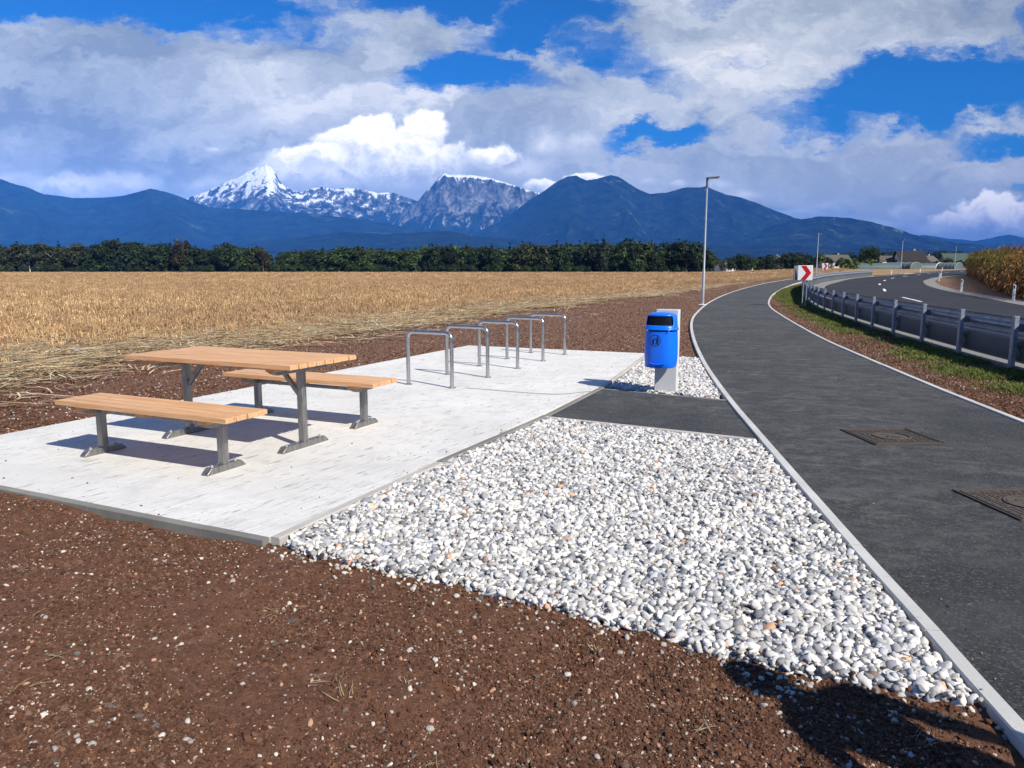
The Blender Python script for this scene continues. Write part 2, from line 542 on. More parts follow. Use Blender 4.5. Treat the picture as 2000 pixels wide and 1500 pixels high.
# ------------------------------------------------------------------ materials
def m_soil(t):
    c = t.coord('Object')
    n1 = t.noise(c, 1.1, 5, .6); n2 = t.noise(c, 26, 6, .72); n3 = t.noise(c, 120, 4, .7)
    base = t.ramp(n2, [(.28, (.060, .026, .015)), (.5, (.150, .070, .041)), (.72, (.25, .130, .082))])
    base = t.mix(t.rng(n1, .35, .7, 0, .75), base, (.155, .075, .044))
    base = t.mix(t.rng(t.sep(c)[1], 7, 14, 0, .5), base, (.20, .115, .080))
    v = t.vor(c, 62, 'F1', 1); vd = t.vor(c, 62)
    spk = t.m('MULTIPLY', t.rng(t.sep(v)[0], .955, .965), t.rng(vd, .42, .34))
    base = t.mix(spk, base, (.52, .47, .41))
    x, y, z = t.sep(c)
    far = t.rng(t.vm('LENGTH', t.comb(x, y, 0)), 60, 140)
    gr = t.ramp(t.noise(c, .03, 4, .6), [(.35, (.10, .115, .035)), (.6, (.21, .175, .07))])
    base = t.mix(far, base, gr)
    h = t.m('ADD', t.m('MULTIPLY', n2, 1.0), t.m('MULTIPLY', n3, .45))
    return dict(color=base, rough=.95, spec=.15, bump=(h, .9, .022))


def m_concrete(t):
    c = t.coord('Object')
    n = t.noise(t.mapv(c, rot=(0, 0, R(-58)), scl=(1.2, 22, 1)), 1.6, 6, .66, .3); fine = t.noise(c, 150, 4, .75); big = t.noise(c, .8, 4, .6); bl = t.noise(c, 4, 6, .7)
    mid = t.noise(c, 38, 5, .7)
    col = t.ramp(big, [(.3, (.62, .605, .565)), (.7, (.74, .725, .685))])
    col = t.mix(t.rng(bl, .45, .68, 0, .5), col, (.50, .495, .475))
    col = t.mix(t.rng(n, .54, .70, 0, .55), col, (.44, .43, .41))
    col = t.mix(t.rng(mid, .55, .75, 0, .25), col, (.42, .41, .40))
    nick = t.noise(t.mapv(c, rot=(0, 0, R(-63)), scl=(4.5, 46, 1)), 1.0, 3, .55, .2)
    mask = t.noise(c, 1.9, 3, .6)
    nk = t.m('MULTIPLY', t.rng(nick, .62, .67), t.rng(mask, .40, .52))
    col = t.mix(t.m('MULTIPLY', nk, .8), col, (.22, .215, .21))
    col = t.mix(t.rng(fine, .52, .72, 0, .35), col, (.38, .37, .355))
    h = t.m('ADD', t.m('MULTIPLY', n, 1.3), t.m('MULTIPLY', fine, .6)); h = t.m('SUBTRACT', h, t.m('MULTIPLY', nk, .8))
    return dict(color=col, rough=.9, spec=.25, bump=(h, .9, .008))


def kerbmat(c0, c1):
    def f(t):
        c = t.coord('Object'); b = t.noise(c, 1.3, 5, .65); fine = t.noise(c, 140, 3, .7)
        col = t.mix(t.rng(b, .35, .7), c0, c1); col = t.mix(t.rng(fine, .5, .8, 0, .35), col, (.2, .19, .17))
        st = t.noise(c, 7, 4, .7); col = t.mix(t.rng(st, .6, .75, 0, .35), col, (.22, .18, .15))
        return dict(color=col, rough=.9, spec=.2, bump=(fine, .5, .004))
    return f


def m_asphalt(t):
    c = t.coord('Object')
    ag = t.vor(c, 95, 'F1', 1); fine = t.noise(c, 130, 5, .8); mid = t.noise(c, 30, 6, .75)
    col = t.ramp(fine, [(.32, (.009, .010, .012)), (.52, (.036, .038, .042)), (.72, (.13, .132, .135))])
    col = t.mix(t.rng(t.sep(ag)[0], .80, .92, 0, .6), col, (.15, .147, .14))
    col = t.mix(t.rng(mid, .42, .7, 0, .35), col, (.085, .085, .087))
    d1 = t.noise(t.mapv(c, rot=(0, 0, R(16)), scl=(3.4, 5.0, 1)), 1.0, 10, .80, .7); patch = t.noise(c, .50, 5, .65)
    dust = t.m('MULTIPLY', t.rng(d1, .44, .64), t.rng(patch, .36, .56))
    col = t.mix(t.m('MULTIPLY', dust, .60), col, (.17, .162, .145))
    blot = t.noise(c, 1.5, 6, .7)
    col = t.mix(t.rng(blot, .45, .66, 0, .45), col, (.10, .10, .102))
    sm = t.noise(t.mapv(c, rot=(0, 0, R(-14)), scl=(7, 17, 1)), 1.0, 6, .74, 1.2)
    col = t.mix(t.m('MULTIPLY', t.rng(sm, .62, .69), .55), col, (.24, .23, .21))
    h = t.m('ADD', fine, t.m('MULTIPLY', mid, .6))
    return dict(color=col, rough=.85, spec=.25, bump=(h, 1.0, .010))


def m_road(t):
    c = t.coord('Object'); fine = t.noise(c, 90, 4, .7); big = t.noise(c, .22, 4, .6)
    col = t.mix(t.rng(big, .3, .7), (.022, .023, .028), (.032, .033, .039))
    col = t.mix(t.rng(fine, .45, .75, 0, .4), col, (.06, .06, .066))
    return dict(color=col, rough=.85, spec=.25, bump=(fine, .6, .006))


def flat(col, rough=.6, metal=0.0, spec=.5, var=.12, scale=8, bump=None):
    def f(t):
        c = t.coord('Object'); n = t.noise(c, scale, 5, .6)
        lo = tuple(x * (1 - var) for x in col); hi = tuple(min(1, x * (1 + var)) for x in col)
        d = dict(color=t.mix(n, lo, hi), rough=t.rng(n, .2, .8, rough * .85, min(1, rough * 1.15)), metal=metal, spec=spec)
        if bump: d['bump'] = (t.noise(c, bump[0], 4, .65), bump[1], bump[2])
        return d
    return f


def m_pebble(t):
    a = t.attr('col', 'INSTANCER'); c = t.coord('Object')
    n = t.noise(c, 2.2, 5, .65, .6); v = t.noise(c, 9, 4, .7)
    col = t.mix(t.rng(n, .48, .68, 0, .38), a[0], t.mix(.55, a[0], (.30, .31, .33)))
    col = t.mix(t.rng(v, .6, .75, 0, .3), col, t.mix(.5, col, (.35, .30, .25)))
    return dict(color=col, rough=.72, spec=.3, bump=(v, .25, .04))


def m_clod(t):
    a = t.attr('col', 'INSTANCER'); c = t.coord('Object'); n = t.noise(c, 3.5, 5, .7)
    return dict(color=t.mix(t.rng(n, .3, .75), t.mix(.35, a[0], (.05, .022, .013)), a[0]), rough=.93, spec=.2, bump=(n, .6, .15))


def m_inst(t):
    a = t.attr('col', 'INSTANCER')
    return dict(color=a[0], rough=.75, spec=.25)


def m_field(t):
    c = t.coord('Object'); x, y, z = t.sep(c)
    n = t.noise(c, 9, 6, .75); n2 = t.noise(c, .35, 5, .6)
    st = t.noise(t.mapv(c, rot=(0, 0, R(35)), scl=(26, 3.5, 1)), 1.0, 5, .7)
    near = t.ramp(n, [(.3, (.085, .045, .025)), (.5, (.17, .098, .052)), (.7, (.31, .205, .105))])
    near = t.mix(t.rng(st, .52, .7, 0, .6), near, (.44, .33, .18))
    far = t.ramp(n2, [(.25, (.21, .125, .062)), (.5, (.29, .185, .095)), (.75, (.36, .245, .13))])
    sp = t.noise(t.mapv(c, scl=(1, .25, 1)), 2.2, 4, .7)
    far = t.mix(t.rng(sp, .45, .7, 0, .5), far, (.42, .28, .13))
    col = t.mix(t.rng(y, 50, 150), near, far)
    gm = t.m('MULTIPLY', t.rng(t.noise(c, .33, 4, .6), .58, .70), t.rng(y, 45, 20))
    col = t.mix(t.m('MULTIPLY', gm, .55), col, (.10, .13, .035))
    return dict(color=col, rough=.95, spec=.1, bump=(n, 1.0, .05))


def m_wood(t):
    c = t.coord('Object'); x, y, z = t.sep(c)
    cell = t.m('FLOOR', t.m('DIVIDE', y, .1075)); wn = t.n.new('ShaderNodeTexWhiteNoise'); wn.noise_dimensions = '1D'
    t.put(wn.inputs['W'], cell); r = wn.outputs[0]
    sh = t.comb(t.m('ADD', x, t.m('MULTIPLY', r, 9)), t.m('ADD', y, t.m('MULTIPLY', r, 3)), z)
    g = t.noise(t.mapv(sh, scl=(1.1, 26, 26)), 2.6, 5, .6, .25)
    g2 = t.noise(t.mapv(sh, scl=(3, 120, 120)), 2.0, 3, .6)
    kn = t.vor(t.mapv(sh, scl=(2.2, 9, 9)), 1.0)
    col = t.ramp(g, [(.3, (.46, .225, .095)), (.5, (.60, .335, .165)), (.7, (.72, .45, .25))])
    col = t.mix(t.m('MULTIPLY', r, .32), col, (.70, .42, .22))
    col = t.mix(t.rng(g2, .55, .75, 0, .25), col, (.36, .15, .055))
    col = t.mix(t.rng(kn, .10, .05, 0, .65), col, (.22, .085, .03))
    return dict(color=col, rough=.58, spec=.35, bump=(t.m('ADD', g, g2), .25, .003))


def m_steel(t):
    c = t.coord('Object'); n = t.noise(t.mapv(c, scl=(12, 12, 2.5)), 2.5, 5, .65); f = t.noise(c, 70, 3, .6)
    col = t.ramp(n, [(.3, (.20, .195, .185)), (.6, (.34, .335, .32)), (.8, (.44, .43, .41))])
    return dict(color=col, metal=.85, rough=t.rng(n, .3, .7, .36, .55), bump=(f, .12, .002))


def m_galv(t):
    c = t.coord('Object'); v = t.sep(t.vor(c, 26, 'F1', 1)); n = t.noise(c, 1.8, 5, .7)
    st = t.noise(t.mapv(c, scl=(5, 5, .7)), 1.5, 4, .65)
    col = t.mix(v[0], (.22, .25, .295), (.35, .385, .43))
    col = t.mix(t.rng(n, .5, .7, 0, .5), col, (.12, .14, .175)); col = t.mix(t.rng(st, .6, .75, 0, .35), col, (.34, .37, .41))
    return dict(color=col, metal=.55, rough=t.rng(n, .3, .7, .42, .6), spec=.5)


def m_leaf(base, var, rough=.7):
    def f(t):
        a = t.attr('col'); i = t.n.new('ShaderNodeObjectInfo').outputs['Random']
        col = t.mix(1.0, a[0], base, 'MULTIPLY')
        col = t.mix(t.m('MULTIPLY', i, var), col, t.mix(1.0, a[0], (base[0] * 1.3, base[1] * 1.3, base[2] * .9), 'MULTIPLY'))
        return dict(color=col, rough=rough, spec=.25)
    return f


mat('soil', m_soil); mat('concrete', m_concrete); mat('asphalt', m_asphalt); mat('road_asphalt', m_road)
mat('kerb_light', kerbmat((.46, .455, .43), (.56, .55, .52))); mat('kerb_dark', kerbmat((.17, .165, .15), (.26, .25, .22)))
mat('kerb_warm', kerbmat((.40, .37, .33), (.50, .48, .44)))
mat('pebble', m_pebble); mat('clod', m_clod); mat('inst', m_inst); mat('field', m_field)
mat('wood', m_wood); mat('steel', m_steel); mat('galv', m_galv)
mat('shoulder', flat((.22, .215, .20), .9, 0, .2, .25, 30, (60, .8, .01)))
mat('paint_white', flat((.80, .80, .79), .5, 0, .4, .05, 20))
mat('bin_blue', flat((.003, .15, .80), .33, 0, .5, .05, 4)); mat('dark_inside', flat((.002, .003, .012), .8, 0, .2))
mat('black_print', flat((.006, .007, .012), .5)); mat('granite', flat((.56, .56, .555), .8, 0, .3, .35, 130, (150, .5, .002)))
mat('sign_white', flat((.82, .82, .82), .4, 0, .5, .02)); mat('sign_red', flat((.56, .006, .008), .4, 0, .5, .04)); mat('sign_grey', flat((.20, .205, .21), .5, .4, .5, .1))
mat('lamp_grey', flat((.46, .48, .50), .42, .6, .5, .12, 5)); mat('lamp_head', flat((.10, .105, .11), .45, .3))
mat('cast_iron', flat((.085, .070, .058), .85, .1, .3, .6, 25, (60, .6, .004))); mat('plastic_white', flat((.78, .78, .76), .5, 0, .4, .05, 6))
mat('reflector', flat((.05, .05, .06), .25)); mat('bark', flat((.10, .085, .065), .95, 0, .1, .3, 4)); mat('pale_bark', flat((.42, .40, .35), .9, 0, .1, .3, 4))

# ------------------------------------------------------------------ ground lines (world metres)
K = .9375
SA, SB, SC, SD, SE, SF = (-1.37, 4.10), (-3.60, 5.15), (1.12, 9.60), (2.42, 13.57), (-.87, 14.99), (-4.69, 6.78)
SG = (-5.02, 5.82)     # the slab's fourth corner, left of the frame
pathL = smooth_curve([(1.1, -4), (1.38, -1), (1.62, 1.2), (1.71, 2.32), (1.80, 3.0), (1.92, 4.0), (2.27, 6.57), (2.57, 8.7), (3.13, 12.07), (4.04, 16.67), (5.15, 21.57), (6.38, 26.1), (8.83, 34.04),
                      (12.1, 43.45), (16.2, 54), (21.9, 67), (27.5, 78), (34, 89), (41.5, 99.5), (52, 112), (70, 132)], .3)
pathR = smooth_curve([(3.85, -4), (4.05, -1), (4.2, 1.2), (4.42, 3.2), (4.7, 5.2), (5.02, 7.28), (5.38, 9.45), (5.94, 12.45), (6.79, 16.67), (8.54, 23.83), (10.29, 30.35), (12.14, 36.04),
                      (15.0, 43.85), (18.3, 52), (20.9, 58), (24.8, 66.6), (30, 76.5), (37, 87.5), (45, 98), (55, 110), (72, 129)], .3)
rail_c = smooth_curve([(6.35, -3), (6.5, 1), (6.8, 5), (7.3, 9), (7.78, 11.96), (8.2, 14.1), (8.67, 16.32), (9.12, 18.45), (9.62, 20.55), (10.12, 22.64), (10.66, 24.8), (11.28, 27.1), (11.95, 29.54),
                       (12.75, 32.1), (13.71, 35.08), (14.95, 38.6), (17.2, 45), (19.6, 51.3), (21.9, 56.6), (24.4, 61.5), (28.9, 70.2), (35.9, 82.0), (41, 89.8), (44.6, 94.8)], .25)
road_out = smooth_curve([(7.5, -3), (7.7, 1), (8.1, 5), (8.7, 9.5), (9.5, 14.1), (10.9, 20.5), (13.0, 29.2), (15.0, 35.2), (18.4, 44.8), (23.57, 57.2), (28.6, 67.0), (36.1, 80.8), (44.69, 93.5), (58.23, 111.4), (72.6, 132.2), (89.5, 153.6), (118, 185)], .5)
road_in = smooth_curve([(14.6, -3), (15.0, 4), (15.8, 11), (17.0, 18), (18.9, 25), (21.15, 31.37), (23.29, 36.59), (25.69, 43.46), (28.3, 50.4), (32.3, 59.4), (38.0, 70.5), (42.6, 78.2), (49.5, 88.7), (65.1, 108.4), (82, 130.2), (99, 151), (128, 182)], .5)
field_edge = [(-34, -14), (-13, 2), (-10.0, 5.5), (-7.7, 10.2), (-6.54, 12.79), (-5.34, 15.73), (-3.32, 19.64), (0.0, 27.5), (4.2, 36.5), (9.25, 46.5), (14.5, 58), (20.3, 69), (25.8, 80), (32, 91), (39, 101.5), (50, 114)]

# ground: one sheet to the horizon
def lines(a, b, step, far, grow):
    c = list(np.arange(a, b + 1e-6, step)); s = step
    lo, hi = [], []; x = a
    while x > -far: s *= grow; x -= s; lo.append(x)
    s = step; x = b
    while x < far: s *= grow; x += s; hi.append(x)
    return np.array(lo[::-1] + c + hi)


gx_ = lines(-5.2, 3.2, .028, 60000, 1.11); gy_ = lines(1.6, 6.6, .028, 60000, 1.11)
GX, GY = np.meshgrid(gx_, gy_, indexing='ij')
near = np.clip(1 - (np.hypot(GX, GY) - 30) / 40, 0, 1)
near2 = np.clip(1 - (np.hypot(GX, GY) - 7) / 6, 0, 1)
def near_h(X, Y):
    return (fbm(X * 1.3, Y * 1.3, 3, 3) - .5) * .07 + (fbm(X * 6, Y * 6, 5, 9) - .5) * .042
GZ = hz(GX, GY) - .032 + near2 * near_h(GX, GY) + near * (1 - near2) * (fbm(GX * .7, GY * .7, 3, 5) - .5) * .02
# heel prints and little holes in the loose soil
for hx_, hy_, r_, dp in ((.30, 2.86, .035, .035), (.20, 2.72, .02, .025), (.62, 2.42, .02, .03), (.06, 2.35, .022, .04), (.05, 2.2, .02, .03), (.36, 2.55, .012, .02), (1.37, 2.16, .03, .04)):
    GZ -= dp * np.exp(-((GX - hx_) ** 2 + ((GY - hy_) * .7) ** 2) / r_ ** 2)
slabpoly = [SA, SB, SG, SF, SE, SD, SC]
cover = inside([SA, (-3.6, 5.15), SG, SF, SE, SD, (3.4, 12.9), (2.57, 8.7), (2.25, 6.57), (1.9, 4.0), (1.72, 2.5), (.45, 3.15)], GX, GY) | (inside(np.concatenate([pathL[::8], pathR[::-8]]), GX, GY)) | (inside(np.concatenate([rail_c[::8], road_in[::-4]]), GX, GY))
GZ = np.where(cover, GZ - .05, GZ)
GV = np.stack([GX, GY, GZ], -1).reshape(-1, 3)
nx, ny = len(gx_), len(gy_)
i_ = np.arange(nx - 1)[:, None] * ny + np.arange(ny - 1)[None]
ground = mesh_np('ground', GV, np.stack([i_, i_ + ny, i_ + ny + 1, i_ + 1], -1).reshape(-1, 4), MATS['soil'], smooth=True)
tag(ground, kind='structure')

# stubble field, with a ragged edge
fe = resample(smooth_curve(field_edge, .5), step=.5)
fe = offset(fe, (fbm(np.arange(len(fe)) * .21, np.zeros(len(fe)), 4, 21) - .5)[:, None] * 2.6)
ff = resample(np.array([(-420., -60), (-380, 200), (-340, 388), (-100, 388), (60, 388), (128, 372), (150, 330)]), len(fe))
n = len(fe); tt = np.linspace(0, 1, 60) ** 2.6
G = fe[:, None] * (1 - tt)[None, :, None] + ff[:, None] * tt[None, :, None]
X, Y = G[..., 0], G[..., 1]
V = np.stack([X, Y, hz(X, Y) - .004], -1).reshape(-1, 3)
i_ = np.arange(n - 1)[:, None] * 60 + np.arange(59)[None]
o = mesh_np('stubble_field', V, np.stack([i_, i_ + 60, i_ + 61, i_ + 1], -1).reshape(-1, 4), MATS['field'], smooth=True); tag(o, kind='structure')
# field beyond the far stretch of road
o = strip('far_field', offset(resample(road_out, step=2)[45:], -1.2), resample(np.array([(64., 190), (95, 215), (190, 300), (250, 330)]), 60), 14, .004, MATS['field'], n=60)

# slab, edging, paths, road
poly_sheet('concrete_slab', slabpoly, 0.0, MATS['concrete'], depth=.16)
def seg(*p): return resample(np.array(p, float), step=.1)
def shift(p, q, d):
    p, q = np.array(p, float), np.array(q, float); t = (q - p) / np.linalg.norm(q - p); nrm = np.array([t[1], -t[0]]); return p + nrm * d, q + nrm * d
kerb('slab_edging', seg(*shift(SB, SA, .002)), .055, .004, .2, MATS['kerb_dark'])
kerb('slab_edging', seg(*shift(SG, SB, .002)), .055, .004, .2, MATS['kerb_dark'])
kerb('slab_edging', seg(*shift(SA, (-.6, 5.80), .002)), .065, .006, .2, MATS['kerb_warm'])
kerb('slab_edging', seg(*shift((-.6, 5.80), (.32, 7.70), .002)), .060, .009, .2, MATS['kerb_dark'])
kerb('slab_edging', seg(*shift((.32, 7.70), SC, .002)), .065, .006, .2, MATS['kerb_dark'])
kerb('slab_edging', seg(*shift(SC, SD, .002)), .055, .003, .2, MATS['kerb_warm'])
kerb('slab_edging', seg(*shift(SE, SF, -.002)), .03, -.004, .2, MATS['kerb_dark'], side=-1)
kerb('path_kerb', offset(pathL, -.07), .07, .012, .2, MATS['kerb_light'])
kerb('path_kerb', pathR, .07, .012, .2, MATS['kerb_light'])
strip('cycle_path', pathL, pathR, 8, -.002, MATS['asphalt'])
# wet construction joint across the slab
jl = smooth_curve([(-.62, 9.55), (-.30, 9.40), (-.02, 9.25), (.30, 9.10), (.62, 9.06), (.98, 9.28)], .04)
jw = .008 + .02 * fbm(np.arange(len(jl)) * .35, np.zeros(len(jl)), 3, 2)
mat('joint_stain', flat((.33, .325, .31), .9, 0, .2, .25, 40))
strip('slab_joint', jl - np.stack([jw * 0, jw], 1), jl + np.stack([jw * 0, jw], 1), 1, .003, MATS['joint_stain'], n=len(jl))
# asphalt connector between slab and cycle path with its two edgings
CA, CB, CC, CD = (.36, 7.66), (1.13, 9.50), (2.50, 8.62), (2.19, 6.62)
poly_sheet('asphalt_link', [CA, CB, CC, CD], -.006, MATS['asphalt'], depth=.1)
kerb('link_edging', seg(*shift(CA, CD, .0)), .055, .002, .2, MATS['kerb_warm'])
kerb('link_edging', seg(*shift(CB, CC, -.0)), .045, -.002, .2, MATS['kerb_dark'], side=-1)
strip('road', road_out, road_in, 10, .004, MATS['road_asphalt'])
strip('road_shoulder', offset(resample(road_in, step=1), 0), offset(resample(road_in, step=1), .95), 2, .016, MATS['shoulder'])
n_ro = resample(road_out, step=1)
strip('road_shoulder', offset(n_ro[:104], -1.0), n_ro[:104], 2, .016, MATS['shoulder'])
strip('road_shoulder', offset(n_ro[104:], -.4), n_ro[104:], 2, .012, MATS['shoulder'])
# centre dashes
dl = smooth_curve([(17.4, 31.5), (18.9, 35.08), (20.3, 39.58), (22.3, 45.4), (24.3, 49.7), (29.71, 61.64), (35.94, 73.61), (41.63, 83.51), (48.33, 93.9), (55.06, 103.37), (63, 115), (71.96, 126.41), (84, 142), (98, 160)], .5)
dmb = []
for (a, b) in ((.0, .6), ):
    pass
dd = np.concatenate([[0], np.cumsum(np.linalg.norm(np.diff(dl, axis=0), axis=1))])
def s_at(y): return float(np.interp(y, dl[:, 1], dd))
dash_iv = [(35.1, 39.5), (47.4, 51.4), (60.0, 63.2), (72.0, 75.2), (82.0, 85.0), (92.2, 95.6), (101.6, 105.0), (112, 115), (124.5, 128), (138, 141.5), (24.5, 28.5)]
allV, allF = [], []
for a, b in dash_iv[:-1]:
    c = resample(dl, s=np.linspace(s_at(a), s_at(b), 5)); A_, B_ = offset(c, -.075), offset(c, .075)
    base = len(allV)
    for p, q in zip(A_, B_):
        allV += [(p[0], p[1], float(hz(*p)) + .012), (q[0], q[1], float(hz(*q)) + .012)]
    allF += [(base + 2 * k, base + 2 * k + 1, base + 2 * k + 3, base + 2 * k + 2) for k in range(4)]
o = mesh_np('road_marking', allV, np.array(allF), MATS['paint_white']); tag(o, kind='structure')

# ------------------------------------------------------------------ pebbles, soil crumbs
def rock_protos(name, n, m, sub, amp, freq, flat_=1.0, smooth=True):
    out = []
    for k in range(n):
        bm = bmesh.new(); bmesh.ops.create_icosphere(bm, subdivisions=sub, radius=1.0)
        off = Vector((k * 13.1, k * 7.7, 3.3))
        from mathutils import noise as mn
        for v in bm.verts:
            d = v.co.normalized()
            r = 1 + amp * mn.noise(d * freq + off) + amp * .45 * mn.noise(d * freq * 2.3 + off)
            # soften to a rounded box
            q = Vector((abs(d.x) ** .86 * (1 if d.x > 0 else -1), abs(d.y) ** .86 * (1 if d.y > 0 else -1), abs(d.z) ** .86 * (1 if d.z > 0 else -1)))
            v.co = q * r
        me = bpy.data.meshes.new(name); bm.to_mesh(me); bm.free()
        me.polygons.foreach_set('use_smooth', [smooth] * len(me.polygons)); me.materials.append(m)
        out.append(bpy.data.objects.new(name, me))
    return hidden_protos(out, name + '_kinds')


PEB = rock_protos('pebble', 14, MATS['pebble'], 2, .46, 1.5)
CLO = rock_protos('clod', 8, MATS['clod'], 2, .75, 1.8, smooth=False)


def jgrid(poly, sp):
    poly = np.asarray(poly); x0, y0 = poly.min(0); x1, y1 = poly.max(0)
    X, Y = np.meshgrid(np.arange(x0, x1, sp), np.arange(y0, y1, sp)); X = X.ravel() + rng.uniform(-.5, .5, X.size) * sp; Y = Y.ravel() + rng.uniform(-.5, .5, Y.size) * sp
    k = inside(poly, X, Y); return X[k], Y[k]


def rnd_rot(n): return np.stack([rng.uniform(-.7, .7, n), rng.uniform(-.7, .7, n), rng.uniform(0, 6.28, n)], 1)


gravelA = [(-1.27, 4.05), (-1.22, 4.0), (-.8, 3.74), (-.38, 3.54), (0, 3.34), (.45, 3.08), (.82, 2.83), (1.16, 2.66), (1.41, 2.56), (1.645, 2.47), (1.71, 3.0), (1.83, 4.0), (2.17, 6.50), (2.16, 6.55), (.39, 7.56), (.32, 7.50), (-.5, 5.86), (-1.24, 4.2)]
gravelB = [(1.24, 9.66), (2.42, 8.80), (2.53, 9.1), (3.02, 12.05), (3.18, 12.78), (2.93, 13.03), (2.46, 13.35)]
def gravel(polys):
    P, Rr, Sc, Co = [], [], [], []
    for poly, sp, s0 in polys:
        for layer in range(3):
            X, Y = jgrid(poly, sp * (1.0 if layer else .9))
            n = len(X); s = s0 * np.clip(np.exp(rng.normal(0, .30, n)), .5, 1.55) * (1.0 if layer < 2 else 1.08)
            if layer == 2: k = rng.random(n) < .55; X, Y, s = X[k], Y[k], s[k]; n = len(X)
            Z = np.array([-.040, -.023, -.008])[layer] + rng.normal(0, .004, n) + (fbm(X * 2, Y * 2, 3, 31) - .5) * .02
            P.append(np.stack([X, Y, Z], 1)); Rr.append(rnd_rot(n))
            Sc.append(np.stack([s * rng.uniform(.95, 1.35, n), s * rng.uniform(.65, 1.0, n), s * rng.uniform(.38, .8, n)], 1))
            b = np.clip(rng.normal(.585, .14, n), .22, .82)[:, None]
            c = b * np.array([1.03, .985, .92])
            r = rng.random(n)
            k = r < .20; c[k] = (b[k] * .68) * np.array([.97, .99, 1.02])
            k = (r > .20) & (r < .29); c[k] = b[k] * .40 * np.array([.97, 1.0, 1.05])
            k = (r > .29) & (r < .37); c[k] = b[k] * .85 * np.array([1.04, .98, .88])
            k = (r > .40) & (r < .407); c[k] = b[k] * np.array([.95, .55, .32])
            k = (r > .415) & (r < .420); c[k] = b[k] * .45 * np.array([.9, .55, .38])
            Co.append(np.concatenate([c, np.ones((n, 1))], 1))
    P = np.concatenate(P); n = len(P)
    return scatter('gravel_bed', P, np.concatenate(Rr), np.concatenate(Sc), rng.integers(0, 14, n), np.concatenate(Co), PEB, 'white and grey rounded river pebbles filling the beds beside the slab')


gravel([(gravelA, .0230, .0150), (gravelB, .027, .0155)])
poly_sheet('gravel_base', gravelA, -.066, MATS['shoulder'])
poly_sheet('gravel_base', gravelB, -.066, MATS['shoulder'])


def soil_cols(n, pale=.05):
    b = np.clip(np.exp(rng.normal(0, .32, n)), .4, 1.5)[:, None]
    c = b * np.array([.170, .080, .047]); r = rng.random(n)
    k = r < .30; c[k] = b[k] * np.array([.27, .155, .098])
    k = r < pale; c[k] = np.clip(b[k], .45, 1.3) * np.array([.43, .385, .33])
    k = (r > .9) & (r < .9 + pale * .5); c[k] = b[k] * np.array([.25, .225, .20])
    k = (r > .96) & (r < .972); c[k] = b[k] * np.array([.28, .14, .07])
    return np.concatenate([np.clip(c, 0, .85), np.ones((n, 1))], 1)


def crumbs(X, Y, Z, s, pale):
    n = len(X)
    return np.stack([X, Y, Z + s * .25], 1), rnd_rot(n), np.stack([s * rng.uniform(.9, 1.4, n), s * rng.uniform(.7, 1.1, n), s * rng.uniform(.45, .9, n)], 1), soil_cols(n, pale)


front = [(-6.5, 8.2), (-5.1, 5.75), (-3.7, 5.1), (-1.42, 4.03), (-1.3, 3.98), (-.8, 3.73), (-.38, 3.53), (0, 3.33), (.45, 3.07), (.82, 2.82), (1.16, 2.65), (1.41, 2.55), (1.62, 2.45), (1.55, 1.5), (-1.6, 1.5), (-3, 3), (-5.5, 6.2)]
parts = []
for cnt, lo, hi, pale in ((120000, .0016, .0040, .022), (26000, .004, .0080, .030), (2200, .007, .013, .08)):
    # more points near the camera, where they show
    m_ = cnt * 3
    d = rng.uniform(1.75, 8.5, m_); d = 1.75 + (d - 1.75) ** 1.0 * rng.random(m_) ** .35
    a = rng.uniform(-.80, .72, m_); X = a * d; Y = d
    k = inside(front, X, Y); X, Y = X[k][:cnt], Y[k][:cnt]
    cl = fbm(X * 2.2, Y * 2.2, 4, 77); k = rng.random(len(X)) < np.clip((cl - .30) * 3.2, .15, 1); X, Y = X[k], Y[k]
    s = np.exp(rng.uniform(math.log(lo), math.log(hi), len(X)))
    Z = -.032 + near_h(X, Y) * np.clip(1 - (np.hypot(X, Y) - 7) / 6, 0, 1)
    parts.append(crumbs(X, Y, Z, s, pale))
# strips by the path, behind the slab and along the verge
band = [(fe[i][0], fe[i][1]) for i in range(40, 210, 3)]
behind = [(-9.5, 7.0), SF, SE, SD, (3.1, 12.95)] + [tuple(p) for p in resample(pathL, step=2.0)[8:30] - np.array([.1, 0])] + [(band[k][0] - .3, band[k][1]) for k in range(len(band) - 1, -1, -1) if band[k][1] > 9]
verge = [tuple(p + np.array([.12, 0])) for p in resample(pathR, step=1.5)[4:34]] + [tuple(p - np.array([.15, 0])) for p in resample(rail_c, step=1.5)[34:4:-1]]
for poly, cnt, lo, hi, pale in ((behind, 42000, .004, .014, .06), (behind, 9000, .003, .008, .40), (verge, 30000, .004, .012, .05)):
    pp = np.array(poly); x0, y0 = pp.min(0); x1, y1 = pp.max(0)
    m_ = cnt * 12; Y = y0 + (y1 - y0) * rng.random(m_) ** 1.9; X = rng.uniform(x0, x1, m_)
    k = inside(pp, X, Y) & (np.abs(X) < Y * .80 + 2) & ~inside(slabpoly, X, Y); X, Y = X[k][:cnt], Y[k][:cnt]
    s = np.exp(rng.uniform(math.log(lo), math.log(hi), len(X)))
    parts.append(crumbs(X, Y, hz(X, Y) - .026, s, pale))
